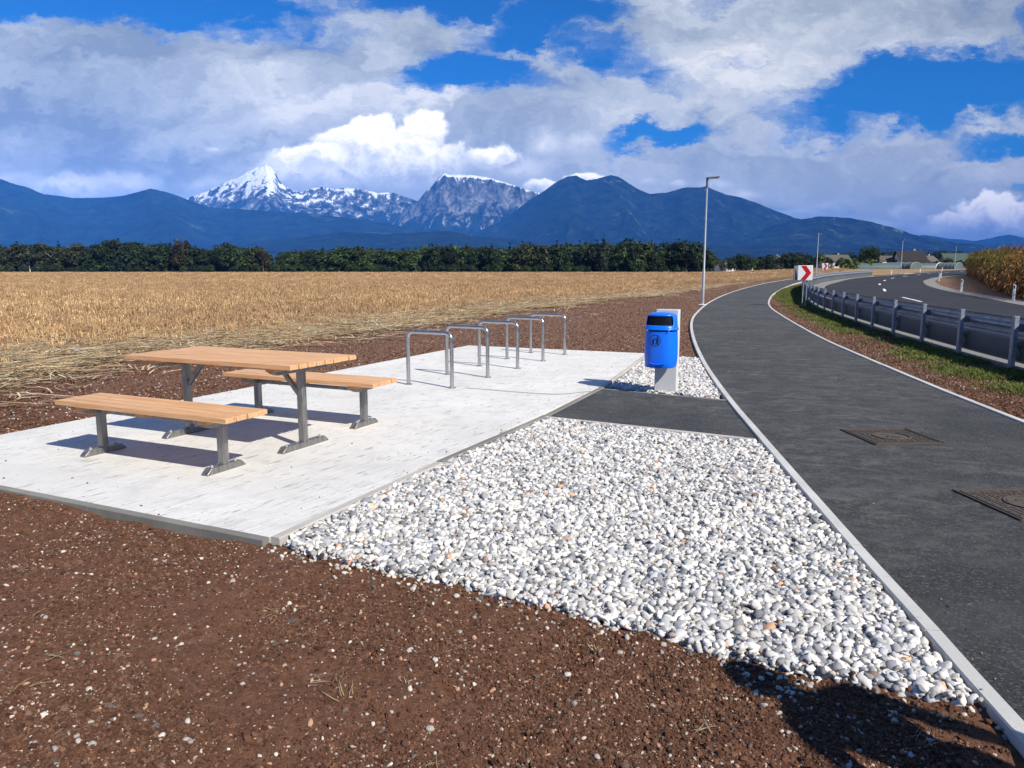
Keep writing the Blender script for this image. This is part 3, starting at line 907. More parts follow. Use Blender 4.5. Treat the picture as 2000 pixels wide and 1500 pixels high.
# pebbles strayed on to the soil and the far slab edge
gb = gravel_edge = resample(np.array([(-1.33, 4.0), (-.8, 3.73), (-.38, 3.53), (0, 3.33), (.45, 3.07), (.82, 2.82), (1.16, 2.65), (1.41, 2.55), (1.68, 2.44)]), step=.01)
k = rng.integers(0, len(gb), 420); off_ = rng.exponential(.05, 420) * np.where(rng.random(420) < .75, 1, -.6); X, Y = gb[k, 0] - off_ * .35, gb[k, 1] - off_
stray = list(crumbs(X, Y, -.030 + near_h(X, Y), np.exp(rng.uniform(math.log(.004), math.log(.014), 420)), .55)); stray[0][:, 2] += np.where(off_ < 0, .026, 0); parts.append(tuple(stray))
m_ = 30000; X = rng.uniform(-5, 6, m_); Y = 2.2 + 18 * rng.random(m_) ** 1.6
on_s = inside(slabpoly, X, Y); ds = dist_line(np.array([SG, SB, SA, SC, SD, SE, SF], float), X, Y)
on_p = (X > np.interp(Y, pathL[:, 1], pathL[:, 0])) & (X < np.interp(Y, pathR[:, 1], pathR[:, 0])); dp = np.minimum(X - np.interp(Y, pathL[:, 1], pathL[:, 0]), np.interp(Y, pathR[:, 1], pathR[:, 0]) - X)
k = (on_s & (rng.random(m_) < .30 * np.exp(-ds / .12) + .012)) | (on_p & (rng.random(m_) < .25 * np.exp(-np.abs(dp) / .10) + .015)); X, Y = X[k], Y[k]
parts.append(crumbs(X, Y, X * 0 + .001, np.exp(rng.uniform(math.log(.0018), math.log(.0065), len(X))), .2))
Pn = np.concatenate([p[0] for p in parts]); Cn = np.concatenate([p[3] for p in parts]); ix = rng.integers(0, 8, len(Pn)); ix = np.where(Cn[:, 1] > .22, rng.integers(8, 22, len(Pn)), ix)
MIXED = hidden_protos(list(CLO.objects) + list(PEB.objects), 'soil_stone_kinds')
scatter('soil_crumbs', Pn, np.concatenate([p[1] for p in parts]), np.concatenate([p[2] for p in parts]), ix, Cn, MIXED,
        'loose red brown soil crumbs and small stones lying on the bare ground')

# ------------------------------------------------------------------ stubble and straw
def blade_mesh(name, blades, m):
    """blades: list of (points, widths) -> flat ribbons"""
    V, Fq = [], []
    for pts, ws in blades:
        b = len(V)
        for i, (p, w) in enumerate(zip(pts, ws)):
            p = Vector(p); d = (Vector(pts[min(i + 1, len(pts) - 1)]) - Vector(pts[max(i - 1, 0)])).normalized()
            s_ = d.cross(Vector((random.uniform(-.3, .3), random.uniform(-.3, .3), 1)) if abs(d.z) < .8 else Vector((math.cos(b), math.sin(b), 0))).normalized()
            V += [tuple(p - s_ * w / 2), tuple(p + s_ * w / 2)]
        Fq += [(b + 2 * i, b + 2 * i + 1, b + 2 * i + 3, b + 2 * i + 2) for i in range(len(pts) - 1)]
    return mesh_np(name, V, np.array(Fq), m, link=False)


def stubble_proto(k):
    mb = MB()
    for j in range(random.randint(4, 6)):
        x, y = random.gauss(0, .16), random.gauss(0, .16); h = random.uniform(.09, .26); tx, ty = random.gauss(0, .20), random.gauss(0, .20)
        if random.random() < .2: tx *= 4; h *= .6
        mb.tube([(x, y, -.02), (x + tx * h, y + ty * h, h)], random.uniform(.009, .014), 5)
    for j in range(5):
        x, y, a = random.gauss(0, .22), random.gauss(0, .22), random.uniform(0, 6.28); L = random.uniform(.12, .34)
        z0 = random.uniform(.01, .16)
        mb.tube([(x, y, z0), (x + L * .5 * math.cos(a), y + L * .5 * math.sin(a), z0 + random.uniform(-.02, .10)), (x + L * math.cos(a), y + L * math.sin(a), z0 * .5)], random.uniform(.005, .010), 3)
    o = mb.build('stubble_tuft', MATS['inst'], link=False); return o


STU = hidden_protos([stubble_proto(k) for k in range(8)], 'stubble_kinds')
fe_s = fe
fpoly = [tuple(p) for p in fe[::4]] + [(140, 320), (125, 372), (50, 386), (-340, 386), (-400, 0)]
P, SC_, CO = [], [], []
for cnt, y0, y1, dens_min in ((19000, 8, 60, .55), (30000, 50, 150, 1.2), (16000, 140, 384, 2.5)):
    m_ = cnt * 3; u = rng.random(m_); Y = y0 * (y1 / y0) ** (u ** .75); X = rng.uniform(-.80, .62, m_) * Y
    k = inside(fpoly, X, Y); X, Y = X[k][:cnt], Y[k][:cnt]
    de = dist_line(fe[::4], X, Y) if y0 < 100 else np.full(len(X), 99.)
    k = rng.random(len(X)) < np.clip((de - 1.2) / (4.5 + fbm(X * .1, Y * .1, 2, 5) * 5), .02, 1); X, Y, de = X[k], Y[k], de[k]
    n = len(X); s = rng.uniform(.75, 1.2, n) * (1 if y0 < 40 else 1.05 if y0 < 100 else 1.25) * np.clip(.55 + de * .05, .5, 1)
    P.append(np.stack([X, Y, hz(X, Y)], 1)); SC_.append(np.stack([s * (1 if y0 < 100 else 2.5), s * (1 if y0 < 100 else 2.5), s], 1))
    b = np.exp(rng.normal(0, .22, n))[:, None] * (.85 + .35 * fbm(X * .08, Y * .08, 3, 8))[:, None]
    c = b * np.array([.33, .205, .108]); r = rng.random(n); k = r < .30; c[k] = b[k] * np.array([.48, .33, .17]); k = r > .86; c[k] = b[k] * np.array([.22, .115, .05])
    CO.append(np.concatenate([np.clip(c, 0, .8), np.ones((n, 1))], 1))
P = np.concatenate(P); n = len(P)
scatter('stubble', P, np.stack([rng.uniform(-.1, .1, n), rng.uniform(-.1, .1, n), rng.uniform(0, 6.28, n)], 1), np.concatenate(SC_), rng.integers(0, 8, n), np.concatenate(CO), STU,
        'cut tan maize stubble standing in the harvested field')


def straw_proto(k):
    bl = []
    for j in range(5):
        x, y = random.gauss(0, .15), random.gauss(0, .12); a = random.gauss(0, .45); L = random.uniform(.25, .75); z = random.uniform(.005, .05); w = random.uniform(.008, .022)
        pts = []
        for i in range(4):
            t_ = i / 3; pts.append((x + L * t_ * math.cos(a) + .02 * math.sin(5 * t_ + j), y + L * t_ * math.sin(a) + .03 * math.sin(3 * t_ + k), z + .03 * math.sin(math.pi * t_) * random.random()))
        bl.append((pts, [w, w * 1.1, w * .9, w * .3]))
    return blade_mesh('straw_wisp', bl, MATS['inst'])


STR = hidden_protos([straw_proto(k) for k in range(8)], 'straw_kinds')
m_ = 200000; Y = 8 * (75 / 8) ** (rng.random(m_) ** .85); X = rng.uniform(-.85, .5, m_) * Y
de = dist_line(fe[::3], X, Y); ins = inside(fpoly, X, Y)
k = (ins & (rng.random(m_) < np.exp(-de / 5.5) * 1.0)) | (~ins & (rng.random(m_) < .42 * np.exp(-de / .55)) & ~inside(slabpoly, X, Y) & (X < np.interp(Y, pathL[:, 1], pathL[:, 0]) - .4))
X, Y = X[k][:21000], Y[k][:21000]
m_ = 900; xf_ = rng.uniform(-3.2, 2.2, m_); yf_ = rng.uniform(1.9, 5.2, m_); kf = inside(front, xf_, yf_); xf_, yf_ = xf_[kf][:45], yf_[kf][:45]; nf = len(xf_)
X, Y = np.concatenate([X, xf_]), np.concatenate([Y, yf_]); n = len(X)
b = np.exp(rng.normal(0, .3, n))[:, None]; c = b * np.array([.46, .33, .175]); r = rng.random(n); k = r < .3; c[k] = b[k] * np.array([.56, .46, .30]); k = r > .8; c[k] = b[k] * np.array([.16, .085, .04])
sc_ = rng.uniform(.6, 1.15, n); sc_[n - nf:] *= .16; c[n - nf:] *= .55; zz_ = hz(X, Y) - .002; zz_[n - nf:] = -.028 + near_h(xf_, yf_)
scatter('straw', np.stack([X, Y, zz_], 1), np.stack([rng.uniform(-.05, .05, n), rng.uniform(-.05, .05, n), np.where(rng.random(n) < .7, rng.normal(.75, .5, n), rng.uniform(0, 6.28, n))], 1),
        np.stack([sc_, sc_, sc_], 1), rng.integers(0, 8, n), np.concatenate([np.clip(c, 0, .8), np.ones((n, 1))], 1), STR, 'dry maize leaves and straw lying flat along the edge of the field')

# grass on the verge below the guard rail
def grass_proto(k):
    bl = []
    for j in range(16):
        x, y = random.gauss(0, .05), random.gauss(0, .05); a = random.uniform(0, 6.28); h = random.uniform(.02, .055); b = random.uniform(.01, .05)
        bl.append(([(x, y, -.01), (x + b * .4 * math.cos(a), y + b * .4 * math.sin(a), h * .6), (x + b * math.cos(a), y + b * math.sin(a), h)], [.006, .005, .001]))
    return blade_mesh('grass_tuft', bl, MATS['inst'])


GRA = hidden_protos([grass_proto(k) for k in range(6)], 'grass_kinds')
gin = smooth_curve([(5.7, 2), (6.05, 6), (6.35, 8.9), (6.5, 10.11), (6.75, 11.78), (7.3, 14.49), (8.6, 20.55), (10.1, 27), (11.0, 30.35), (12.6, 35.08), (14.5, 41.5), (17.4, 49.5), (20.3, 56), (24.2, 64)], .5)
gout = offset(resample(rail_c, step=.5), .1)
gpoly = [tuple(p) for p in gin] + [tuple(p) for p in gout[::-1] if 2 < p[1] < 66]
m_ = 420000; Y = 3 + 62 * rng.random(m_) ** 1.8; X = rng.uniform(4, 28, m_); k = inside(gpoly, X, Y) | (inside(gpoly, X + .25, Y) & (rng.random(m_) < .35)); X, Y = X[k], Y[k]
dn = fbm(X * 1.1, Y * 1.1, 4, 12); k = rng.random(len(X)) < np.clip((dn - .40) * 5.0, .03, 1); X, Y = X[k][:13000], Y[k][:13000]; n = len(X)
b = np.exp(rng.normal(0, .25, n))[:, None]; c = b * np.array([.100, .128, .024]); r = rng.random(n); k = r < .25; c[k] = b[k] * np.array([.16, .17, .045]); sc_ = rng.uniform(.7, 1.4, n)
scatter('grass', np.stack([X, Y, hz(X, Y) - .03], 1), np.stack([np.zeros(n), np.zeros(n), rng.uniform(0, 6.28, n)], 1), np.stack([sc_ * 1.5, sc_ * 1.5, sc_], 1), rng.integers(0, 6, n),
        np.concatenate([c, np.ones((n, 1))], 1), GRA, 'short green grass growing along the foot of the guard rail')

# ------------------------------------------------------------------ picnic table and benches
YAW = R(-24.87)


def furniture(name, loc, L, W, H, npl, legx, foot, brace, label, cat, mats=('wood', 'steel')):
    o = empty(name, loc, YAW); tag(o, label, cat)
    th = .038; pitch = W / npl; gap = .012
    mb = MB()
    for k in range(npl):
        y = -W / 2 + pitch * (k + .5); dx = random.uniform(-.006, .006)
        mb.box((dx, y, H - th / 2), (L + random.uniform(-.008, .008), pitch - gap, th))
    mb.build('tabletop' if brace else 'seat', MATS['wood'], o, bevel=.0025)
    for sx in (-1, 0, 1):
        x = sx * legx
        b = MB().box((x, 0, H - th - .0175), (.085, W * (.86 if sx else .80), .034)); b.build('batten', MATS['wood'], o, bevel=.003)
    for sx in (-1, 1):
        x = sx * legx; w = W * .84; z1 = H - th - .036; h = .032
        MB().prism([(-w / 2, z1), (w / 2, z1), (w / 2, z1 - .008), (w / 2 - .06, z1 - h), (-w / 2 + .06, z1 - h), (-w / 2, z1 - .008)], x - .028, x + .028).build('crossbar', MATS['steel'], o, bevel=.003)
        lg = MB().box((x, 0, (z1 - h + .048) / 2), (.058, .058, z1 - h - .048)).build('leg', MATS['steel'], o, bevel=.004)
        f = foot / 2
        ft = MB().prism([(-f, .002), (f, .002), (f, .012), (f - .045, .05), (-f + .045, .05), (-f, .012)], x - .032, x + .032).build('foot', MATS['steel'], o, bevel=.003)
        for sy in (-1, 1):
            MB().tube([(x, sy * (f - .075), .046), (x, sy * (f - .075), .066)], .008, 8).tube([(x, sy * (f - .075), .048), (x, sy * (f - .075), .056)], .014, 6).build('bolt', MATS['lamp_grey'], ft)
        if brace:
            MB().bar((x - sx * .03, 0, H - .30), (x - sx * .235, 0, H - .065), .034, .034).build('brace', MATS['steel'], o, bevel=.002)
    MB().box((0, 0, H - th - .062), (2 * legx - .06, .04, .03)).build('stretcher', MATS['steel'], o, bevel=.002)
    return o


LEN = 1.85
furniture('bench', (-2.778, 5.831, 0), LEN, .435, .452, 4, .665, .38, False, 'long wooden bench on steel legs on the near side of the picnic table', 'bench')
furniture('bench', (-2.036, 7.477, 0), LEN, .435, .452, 4, .665, .38, False, 'long wooden bench on steel legs between the picnic table and the bicycle hoops', 'bench')
furniture('picnic_table', (-2.382, 6.591, 0), LEN, .853, .758, 8, .665, .58, True, 'larch wood picnic table on two braced steel legs between its benches', 'table')

# ------------------------------------------------------------------ bicycle hoops
hy = R(-27.3); hw, hh, rad, bend = .669, .70, .0255, .085


def make_hoop():
    o = empty('bicycle_hoop', (0, 0, 0), hy)
    pts = [(-hw / 2, 0, .004)]
    for k in range(9):
        a = math.pi - k * math.pi / 16; pts.append((-hw / 2 + bend + bend * math.cos(a), 0, hh - bend + bend * math.sin(a)))
    for k in range(9):
        a = math.pi / 2 - k * math.pi / 16; pts.append((hw / 2 - bend + bend * math.cos(a), 0, hh - bend + bend * math.sin(a)))
    pts.append((hw / 2, 0, .004))
    MB().tube(pts, rad, 20).build('hoop_tube', MATS['hoop_steel'], o, smooth=True)
    for sx in (-1, 1):
        m = MB().tube([(sx * hw / 2, 0, .001), (sx * hw / 2, 0, .009)], .052, 24)
        m.tube([(sx * hw / 2, 0, .009), (sx * hw / 2, 0, .016)], [.034, .028], 20)
        for a in (.8, 2.9, 5.0):
            m.tube([(sx * hw / 2 + .041 * math.cos(a), .041 * math.sin(a), .009), (sx * hw / 2 + .041 * math.cos(a), .041 * math.sin(a), .016)], .007, 6)
        m.build('base_flange', MATS['hoop_steel'], o, smooth=True)
    return o


def m_hoop(t):
    c = t.coord('Object'); n = t.noise(c, 5, 5, .65); f = t.noise(t.mapv(c, scl=(1, 1, .1)), 160, 2, .5)
    return dict(color=t.mix(n, (.40, .40, .39), (.56, .55, .53)), metal=.95, rough=t.rng(n, .3, .7, .22, .38), bump=(f, .05, .002))


mat('hoop_steel', m_hoop)
h0 = make_hoop()
hl = ['stainless bicycle hoop nearest the picnic benches, first of the row of five', 'second stainless bicycle hoop from the picnic benches', 'middle one of the five stainless bicycle hoops', 'fourth stainless bicycle hoop, last but one from the far end of the slab', 'last stainless bicycle hoop at the far end of the slab']
for k in range(5):
    o = h0 if k == 0 else copy_tree(h0)
    o.location = (K * (-1.1332 + .4532 * k), K * (10.3266 + 1.016 * k), 0)
    tag(o, hl[k], 'bicycle stand', 'bicycle hoops in a row on the concrete slab')

# ------------------------------------------------------------------ litter bin on its concrete post
pz = empty('concrete_post', (1.93, 9.36, 0), R(-25))
tag(pz, 'pale granite-look concrete post carrying the blue litter bin', 'post')
mb = MB(); w_, d_ = .275, .115
mb.box((0, 0, .475), (w_, d_, 1.07)); mb.build('post_block', MATS['granite'], pz, bevel=.006)
BN = empty('litter_bin', (1.912, 9.365, 0), R(-25))
tag(BN, 'bright blue plastic litter bin with hooded lid hung on the concrete post', 'litter bin')


def sup(a, wx, wy, e=3.2):
    c, s_ = math.cos(a), math.sin(a)
    return (wx * math.copysign(abs(c) ** (2 / e), c), wy * math.copysign(abs(s_) ** (2 / e), s_))


BC = -.235    # bin centre in y (in front of the post)
def loft(rings, n=72, skip=None, cap0=True, cap1=True, e=2.6):
    mb = MB()
    for (z, wx, wy) in rings:
        for k in range(n):
            x, y = sup(2 * math.pi * k / n, wx, wy, e); mb.v.append((x, BC + y, z))
    for i in range(len(rings) - 1):
        for k in range(n):
            if skip and skip(i, k, n): continue
            mb.f.append([i * n + k, i * n + (k + 1) % n, (i + 1) * n + (k + 1) % n, (i + 1) * n + k])
    if cap0: mb.f.append(list(range(n))[::-1])
    if cap1: mb.f.append([(len(rings) - 1) * n + k for k in range(n)])
    return mb


body = [(.322, .165, .150), (.326, .176, .160), (.342, .184, .167), (.40, .192, .174), (.48, .195, .177), (.56, .194, .176), (.66, .191, .173), (.74, .188, .170), (.762, .187, .169)]
loft(body).build('bin_body', MATS['bin_blue'], BN, smooth=True)
loft([(.762, .180, .163), (.790, .180, .163)], cap0=False, cap1=False).build('seam_band', MATS['dark_inside'], BN, smooth=True)
hood = [(.776, .196, .178), (.788, .198, .180), (.800, .195, .177), (.806, .188, .171), (.836, .186, .168), (.88, .180, .163), (.925, .173, .157), (.948, .168, .151), (.966, .155, .139), (.978, .13, .115), (.986, .09, .08), (.990, .04, .036)]
def hskip(i, k, n):
    a = 2 * math.pi * (k + .5) / n; fr = abs(math.atan2(math.sin(a + math.pi / 2), math.cos(a + math.pi / 2)))
    return 4 <= i <= 6 and fr < R(58)
ho = loft(hood, skip=hskip, cap0=False).build('bin_hood', MATS['bin_blue'], BN, smooth=True)
sd = ho.modifiers.new('thickness', 'SOLIDIFY'); sd.thickness = .006; sd.offset = -1
loft([(.792, .170, .153), (.94, .155, .140)]).build('shade_core', MATS['dark_inside'], BN, smooth=True)  # near-black core, its colour painting the shade inside the hood opening
MB().tube([(-.09, BC - .182, .385), (-.05, BC - .186, .374), (0, BC - .187, .370), (.05, BC - .186, .374), (.09, BC - .182, .385)], .011, 8).build('grip_ridge', MATS['bin_blue'], BN, smooth=True)
for sx in (-1, 1):
    MB().tube([(sx * .13, BC - .165, .776), (sx * .13, BC - .178, .776)], .008, 8).build('lock', MATS['lamp_grey'], BN)
MB().box((0, -.062, .62), (.16, .02, .22)).build('bracket', MATS['lamp_grey'], BN, bevel=.003)


def front_surf(s_, z):
    """point on the bin's front: s_ sideways, z height"""
    zs = [b[0] for b in body]; wx = np.interp(z, zs, [b[1] for b in body]); wy = np.interp(z, zs, [b[2] for b in body])
    y = wy * max(0, 1 - (abs(s_) / wx) ** 2.6) ** (1 / 2.6)
    return (s_, BC - y - .0018, z)


mb = MB()
def decal(poly, cx, cz, sc, rows=26):
    ys = [p[1] for p in poly]; y0, y1 = min(ys), max(ys)
    def spans(y):
        xs = []
        for (xa, ya), (xb, yb) in zip(poly, poly[1:] + poly[:1]):
            if (ya <= y) != (yb <= y): xs.append(xa + (y - ya) / (yb - ya) * (xb - xa))
        xs.sort(); return list(zip(xs[::2], xs[1::2]))
    for r_ in range(rows):
        a, b = y0 + (y1 - y0) * r_ / rows, y0 + (y1 - y0) * (r_ + 1) / rows
        for xa, xb in spans((a + b) / 2):
            q = [front_surf(cx + x * sc, cz + z * sc) for x, z in ((xa, a), (xb, a), (xb, b), (xa, b))]
            mb.add(q, [(0, 1, 2, 3)])
IX, IZ, IS = -.035, .655, .066
for k in range(64):
    a, b = 2 * math.pi * k / 64, 2 * math.pi * (k + 1) / 64
    mb.add([front_surf(IX + IS * r_ * math.cos(t_), IZ + IS * 1.04 * r_ * math.sin(t_)) for r_, t_ in ((.93, a), (1.03, a), (1.03, b), (.93, b))], [(0, 1, 2, 3)])
decal([(-.56, .12), (-.08, .12), (-.16, -.72), (-.46, -.72)], IX, IZ, IS)                       # basket
decal([(-.60, .17), (-.04, .17), (-.04, .24), (-.60, .24)], IX, IZ, IS, 4)
decal([(.30, .50), (.38, .40), (.48, .40), (.56, .50), (.56, .64), (.48, .74), (.38, .74), (.30, .64)], IX, IZ, IS, 14)      # head
decal([(.22, .34), (.62, .36), (.66, -.10), (.62, -.38), (.72, -.76), (.54, -.76), (.44, -.30), (.28, -.76), (.08, -.76), (.26, -.20)], IX, IZ, IS, 40)   # trunk, legs
decal([(.30, .34), (.30, .18), (.02, .26), (-.20, .44), (-.16, .52), (.06, .38)], IX, IZ, IS, 14)   # arm
mb.build('litter_symbol', MATS['black_print'], BN)

# ------------------------------------------------------------------ street lamps
def make_lamp(h=5.25):
    o = empty('street_lamp')
    MB().tube([(0, 0, 0), (0, 0, 1.45), (0, 0, 1.50), (0, 0, h - .35)], [.062, .060, .044, .036], 16).build('pole', MATS['lamp_grey'], o, smooth=True)
    MB().box((0, 0, .008), (.32, .32, .02)).build('base_plate', MATS['paint_white'], o, bevel=.004)
    MB().tube([(0, 0, h - .40), (0, 0, h - .06), (.02, 0, h - .02)], [.048, .046, .04], 12).build('bracket', MATS['lamp_head'], o, smooth=True)
    hd = MB().prism([(-.12, 0), (.12, 0), (.10, .05), (-.10, .05)], -.04, .50, Matrix.Translation((0, 0, h - .02)) @ Matrix.Rotation(R(-4), 4, 'Y')).build('lamp_head', MATS['lamp_head'], o, bevel=.01)
    MB().box((.27, 0, h - .016), (.34, .16, .012), M=Matrix.Rotation(R(-0.0), 4, 'Y')).build('lens', MATS['lamp_grey'], hd)
    return o


l0 = make_lamp()
for k, (x, y, rz, lb) in enumerate(((8.13, 32.4, -8, 'tall grey street lamp nearest the camera beside the cycle path'), (33.2, 83.4, -30, 'grey street lamp rising behind the nearest red chevron sign'),
                                    (58.2, 114.5, -40, 'grey street lamp in front of the house with the dark roof'), (90.8, 157, -40, 'farthest grey street lamp, by the end of the maize'))):
    o = l0 if k == 0 else copy_tree(l0)
    o.location = (x, y, float(hz(x, y))); o.rotation_euler = (0, 0, R(rz)); tag(o, lb, 'street lamp', 'street lamps along the cycle path')

# ------------------------------------------------------------------ chevron signs
def make_sign():
    o = empty('chevron_sign')
    w = .56; z0 = 1.05; z1 = z0 + .60
    MB().prism([(-w / 2, z0), (w / 2, z0), (w / 2, z1), (-w / 2, z1)], -.02, .02, Matrix.Rotation(R(-90), 4, 'Z')).build('sign_panel', MATS['sign_white'], o, bevel=.012)
    # red chevron, a sheet on the panel's face
    r_ = MB(); zc = (z0 + z1) / 2; a = [(-.17, .285), (.03, .285), (.235, 0), (.03, -.285), (-.17, -.285), (.04, 0)]
    vs = [(p[0], -.0245, zc + p[1]) for p in a]
    r_.add(vs, [(0, 1, 2, 5), (5, 2, 3, 4)]); r_.build('chevron', MATS['sign_red'], o)
    # second panel of the corner sign, turned away, seen nearly edge on
    MB().box((-w / 2 - .066, .17, zc), (.03, .40, .57), R(-22)).build('side_panel', MATS['sign_grey'], o, bevel=.006)
    for x in (-.05, .08):
        MB().tube([(x, .055, 0), (x, .055, z1 - .06)], .024, 12).build('post', MATS['galv'], o, smooth=True)
    for z in (z0 + .1, z1 - .1):
        MB().box((0, .03, z), (.50, .02, .03)).build('clamp', MATS['sign_grey'], o)
    return o


s0 = make_sign()
for k, (x, y, rz, lb) in enumerate(((11.85, 30.9, -21, 'red and white chevron sign on two posts, in front of the guard rail bend'), (32.4, 79.2, -22, 'smaller farther red and white chevron sign behind the guard rail'))):
    o = s0 if k == 0 else copy_tree(s0)
    o.location = (x, y, float(hz(x, y))); o.rotation_euler = (0, 0, R(rz)); tag(o, lb, 'road sign', 'red chevron signs at the road bend')

# ------------------------------------------------------------------ guard rail
GR = empty('guard_rail', (0, 0, 0)); tag(GR, 'galvanised steel guard rail with lower plates curving round the road bend', 'guard rail')
rc = resample(rail_c, step=.5)


def sweep(name, prof, c, m, parent, z0=0.0, closed=False, smooth=True):
    t_ = np.gradient(c, axis=0); t_ /= np.linalg.norm(t_, axis=1)[:, None]; nr = np.stack([t_[:, 1], -t_[:, 0]], 1)
    n, k = len(c), len(prof); V = np.zeros((n, k, 3)); base = hz(c[:, 0], c[:, 1]) + z0
    for j, (off, z) in enumerate(prof):
        V[:, j, :2] = c + nr * off; V[:, j, 2] = base + z
    ii = np.arange(n - 1)[:, None] * k; jj = np.arange(k if closed else k - 1)[None]; j2 = (jj + 1) % k
    Fq = np.stack([ii + jj, ii + j2, ii + k + j2, ii + k + jj], -1).reshape(-1, 4)
    o = mesh_np(name, V.reshape(-1, 3), Fq, m, parent, smooth=smooth)
    o.data.set_sharp_from_angle(angle=R(30))
    return o


def thick(pr, th):
    return pr + [(a + th, b) for a, b in pr[::-1]]


wb = [(.10, .47), (.115, .475), (.16, .50), (.165, .53), (.155, .56), (.10, .60), (.095, .615), (.10, .63), (.155, .67), (.165, .70), (.16, .73), (.115, .755), (.10, .76)]
sweep('rail_beam', thick(wb, .004), rc, MATS['galv'], GR, closed=True)
lp = [(.11, .07), (.085, .10), (.07, .105), (.06, .13), (.06, .415), (.075, .44), (.11, .445)]
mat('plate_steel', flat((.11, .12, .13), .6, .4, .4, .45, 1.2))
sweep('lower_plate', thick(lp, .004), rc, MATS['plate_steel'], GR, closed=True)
pc = resample(rail_c, step=2.06)
proto_post = None
for i in range(1, len(pc)):
    x, y = pc[i]; dx, dy = pc[min(i + 1, len(pc) - 1)] - pc[i - 1]; ang = math.atan2(dy, dx)
    if proto_post is None:
        b = MB()
        # C-shaped post: web towards the field, flanges to the road
        b.prism([(.052, .0), (-.052, .0), (-.052, .792), (.052, .792)], -.062, -.056)
        b.box((-.028, .0495, .396), (.055, .005, .792)); b.box((-.028, -.0495, .396), (.055, .005, .792))
        proto_post = b.build('post', MATS['galv'], GR, bevel=.002)
        proto_br = MB().box((.045, 0, .615), (.09, .05, .11)).build('spacer', MATS['sign_grey'], proto_post)
        proto_st = MB().tube([(0, 0, .40), (.075, 0, .27), (.06, 0, .19)], .012, 6).build('plate_hanger', MATS['sign_grey'], proto_post)
        p_ = proto_post
    else:
        p_ = proto_post.copy(); COL.objects.link(p_); p_.parent = GR
        
        for q_ in (proto_br, proto_st):
            s_ = q_.copy(); COL.objects.link(s_); s_.parent = p_
    p_.location = (x, y, float(hz(x, y)) - .0); p_.rotation_euler = (0, 0, ang - math.pi / 2)
# pale concrete footing strip seen under the plates
sweep('footing', [(-.02, -.06), (-.02, .02), (.30, .03), (.34, -.06)], rc, MATS['shoulder'], None)
bpy.data.objects['footing']['kind'] = 'structure'

# ------------------------------------------------------------------ delineator posts
def make_delin():
    o = empty('delineator_post')
    MB().prism([(-.06, 0), (.06, 0), (.055, .74), (-.055, .80)], -.035, .035, Matrix.Rotation(R(-90), 4, 'Z')).build('post_body', MATS['plastic_white'], o, bevel=.008)
    MB().box((0, -.037, .665), (.062, .006, .15)).build('black_band', MATS['reflector'], o)
    return o


dn0 = make_delin()
for k, (x, y, rz, lb) in enumerate(((23.67, 35.9, -35, 'white delineator post nearest the camera, rightmost, before the maize'), (27.14, 46.02, -35, 'second white delineator post on the inner shoulder before the maize'),
                                    (39.6, 70.8, -40, 'white delineator post at the tip of the inner bend'), (46.6, 83.0, -40, 'white delineator post just behind the tip of the inner bend'), (62.4, 104.8, -45, 'white delineator post beside the left end of the maize'),
                                    (52.25, 105.25, -20, 'white delineator post just past the end of the guard rail'), (65.87, 123.41, -20, 'middle white delineator post on the far outer side of the road'), (81.86, 145.56, -20, 'farthest white delineator post on the outer side of the road'))):
    o = dn0 if k == 0 else copy_tree(dn0)
    o.location = (x, y, float(hz(x, y))); o.rotation_euler = (0, 0, R(rz)); tag(o, lb, 'delineator post', 'white delineator posts along the road')

# ------------------------------------------------------------------ access covers in the cycle path
def make_cover():
    o = empty('manhole_cover'); w = .64
    MB().box((0, 0, .001), (w, w, .006)).build('cover_plate', MATS['cast_iron'], o, bevel=.001)
    f = MB()
    for r_, th in ((w / 2 - .006, .012), (w / 2 - .034, .010)):
        for a, b in (((-r_, -r_), (r_, -r_)), ((r_, -r_), (r_, r_)), ((r_, r_), (-r_, r_)), ((-r_, r_), (-r_, -r_))):
            f.bar((a[0], a[1], .006), (b[0], b[1], .006), th, .012)
    f.build('frame', MATS['cast_iron'], o)
    g = MB(); n = 15; st = (w - .09) / n
    for i in range(n):
        for j in range(n):
            x, y = -(w - .09) / 2 + st * (i + .5), -(w - .09) / 2 + st * (j + .5)
            if (x / .17) ** 2 + (y / .15) ** 2 < 1: continue
            k = (i * 7 + j * 3 + i * j) % 4
            g.box((x, y, .0055), (st * .82, st * .34, .006), [0, R(90), R(45), R(-45)][k])
    g.build('raised_pattern', MATS['cast_iron'], o)
    c = MB(); c.tube([(0, 0, .004), (0, 0, .0075)], .135, 40)
    for k in range(48):
        a, b = 2 * math.pi * k / 48, 2 * math.pi * (k + 1) / 48
        c.bar((.155 * math.cos(a), .145 * math.sin(a), .008), (.155 * math.cos(b), .145 * math.sin(b), .008), .012, .009)
    c.box((0, .0, .010), (.12, .03, .006), R(25)).box((.02, -.04, .010), (.08, .02, .006), R(-40)).box((-.03, .05, .010), (.07, .02, .006), R(-10))
    c.build('centre_medallion', MATS['cast_iron'], o)
    return o


c0 = make_cover()
for k, (x, y, rz, lb) in enumerate(((3.435, 6.70, 3, 'patterned cast iron access cover farther up the cycle path'), (3.36, 4.72, 4, 'patterned cast iron access cover cut by the right edge of the picture'))):
    o = c0 if k == 0 else copy_tree(c0)
    o.location = (x, y, -.0015); o.rotation_euler = (0, 0, R(rz)); tag(o, lb, 'manhole cover', 'cast iron covers in the cycle path')

# ------------------------------------------------------------------ trees
def ray(u, v=525.7): return (u - 1000) / 1461.0
def height_at(v, d): return (525.7 - v) / 1461.0 * d


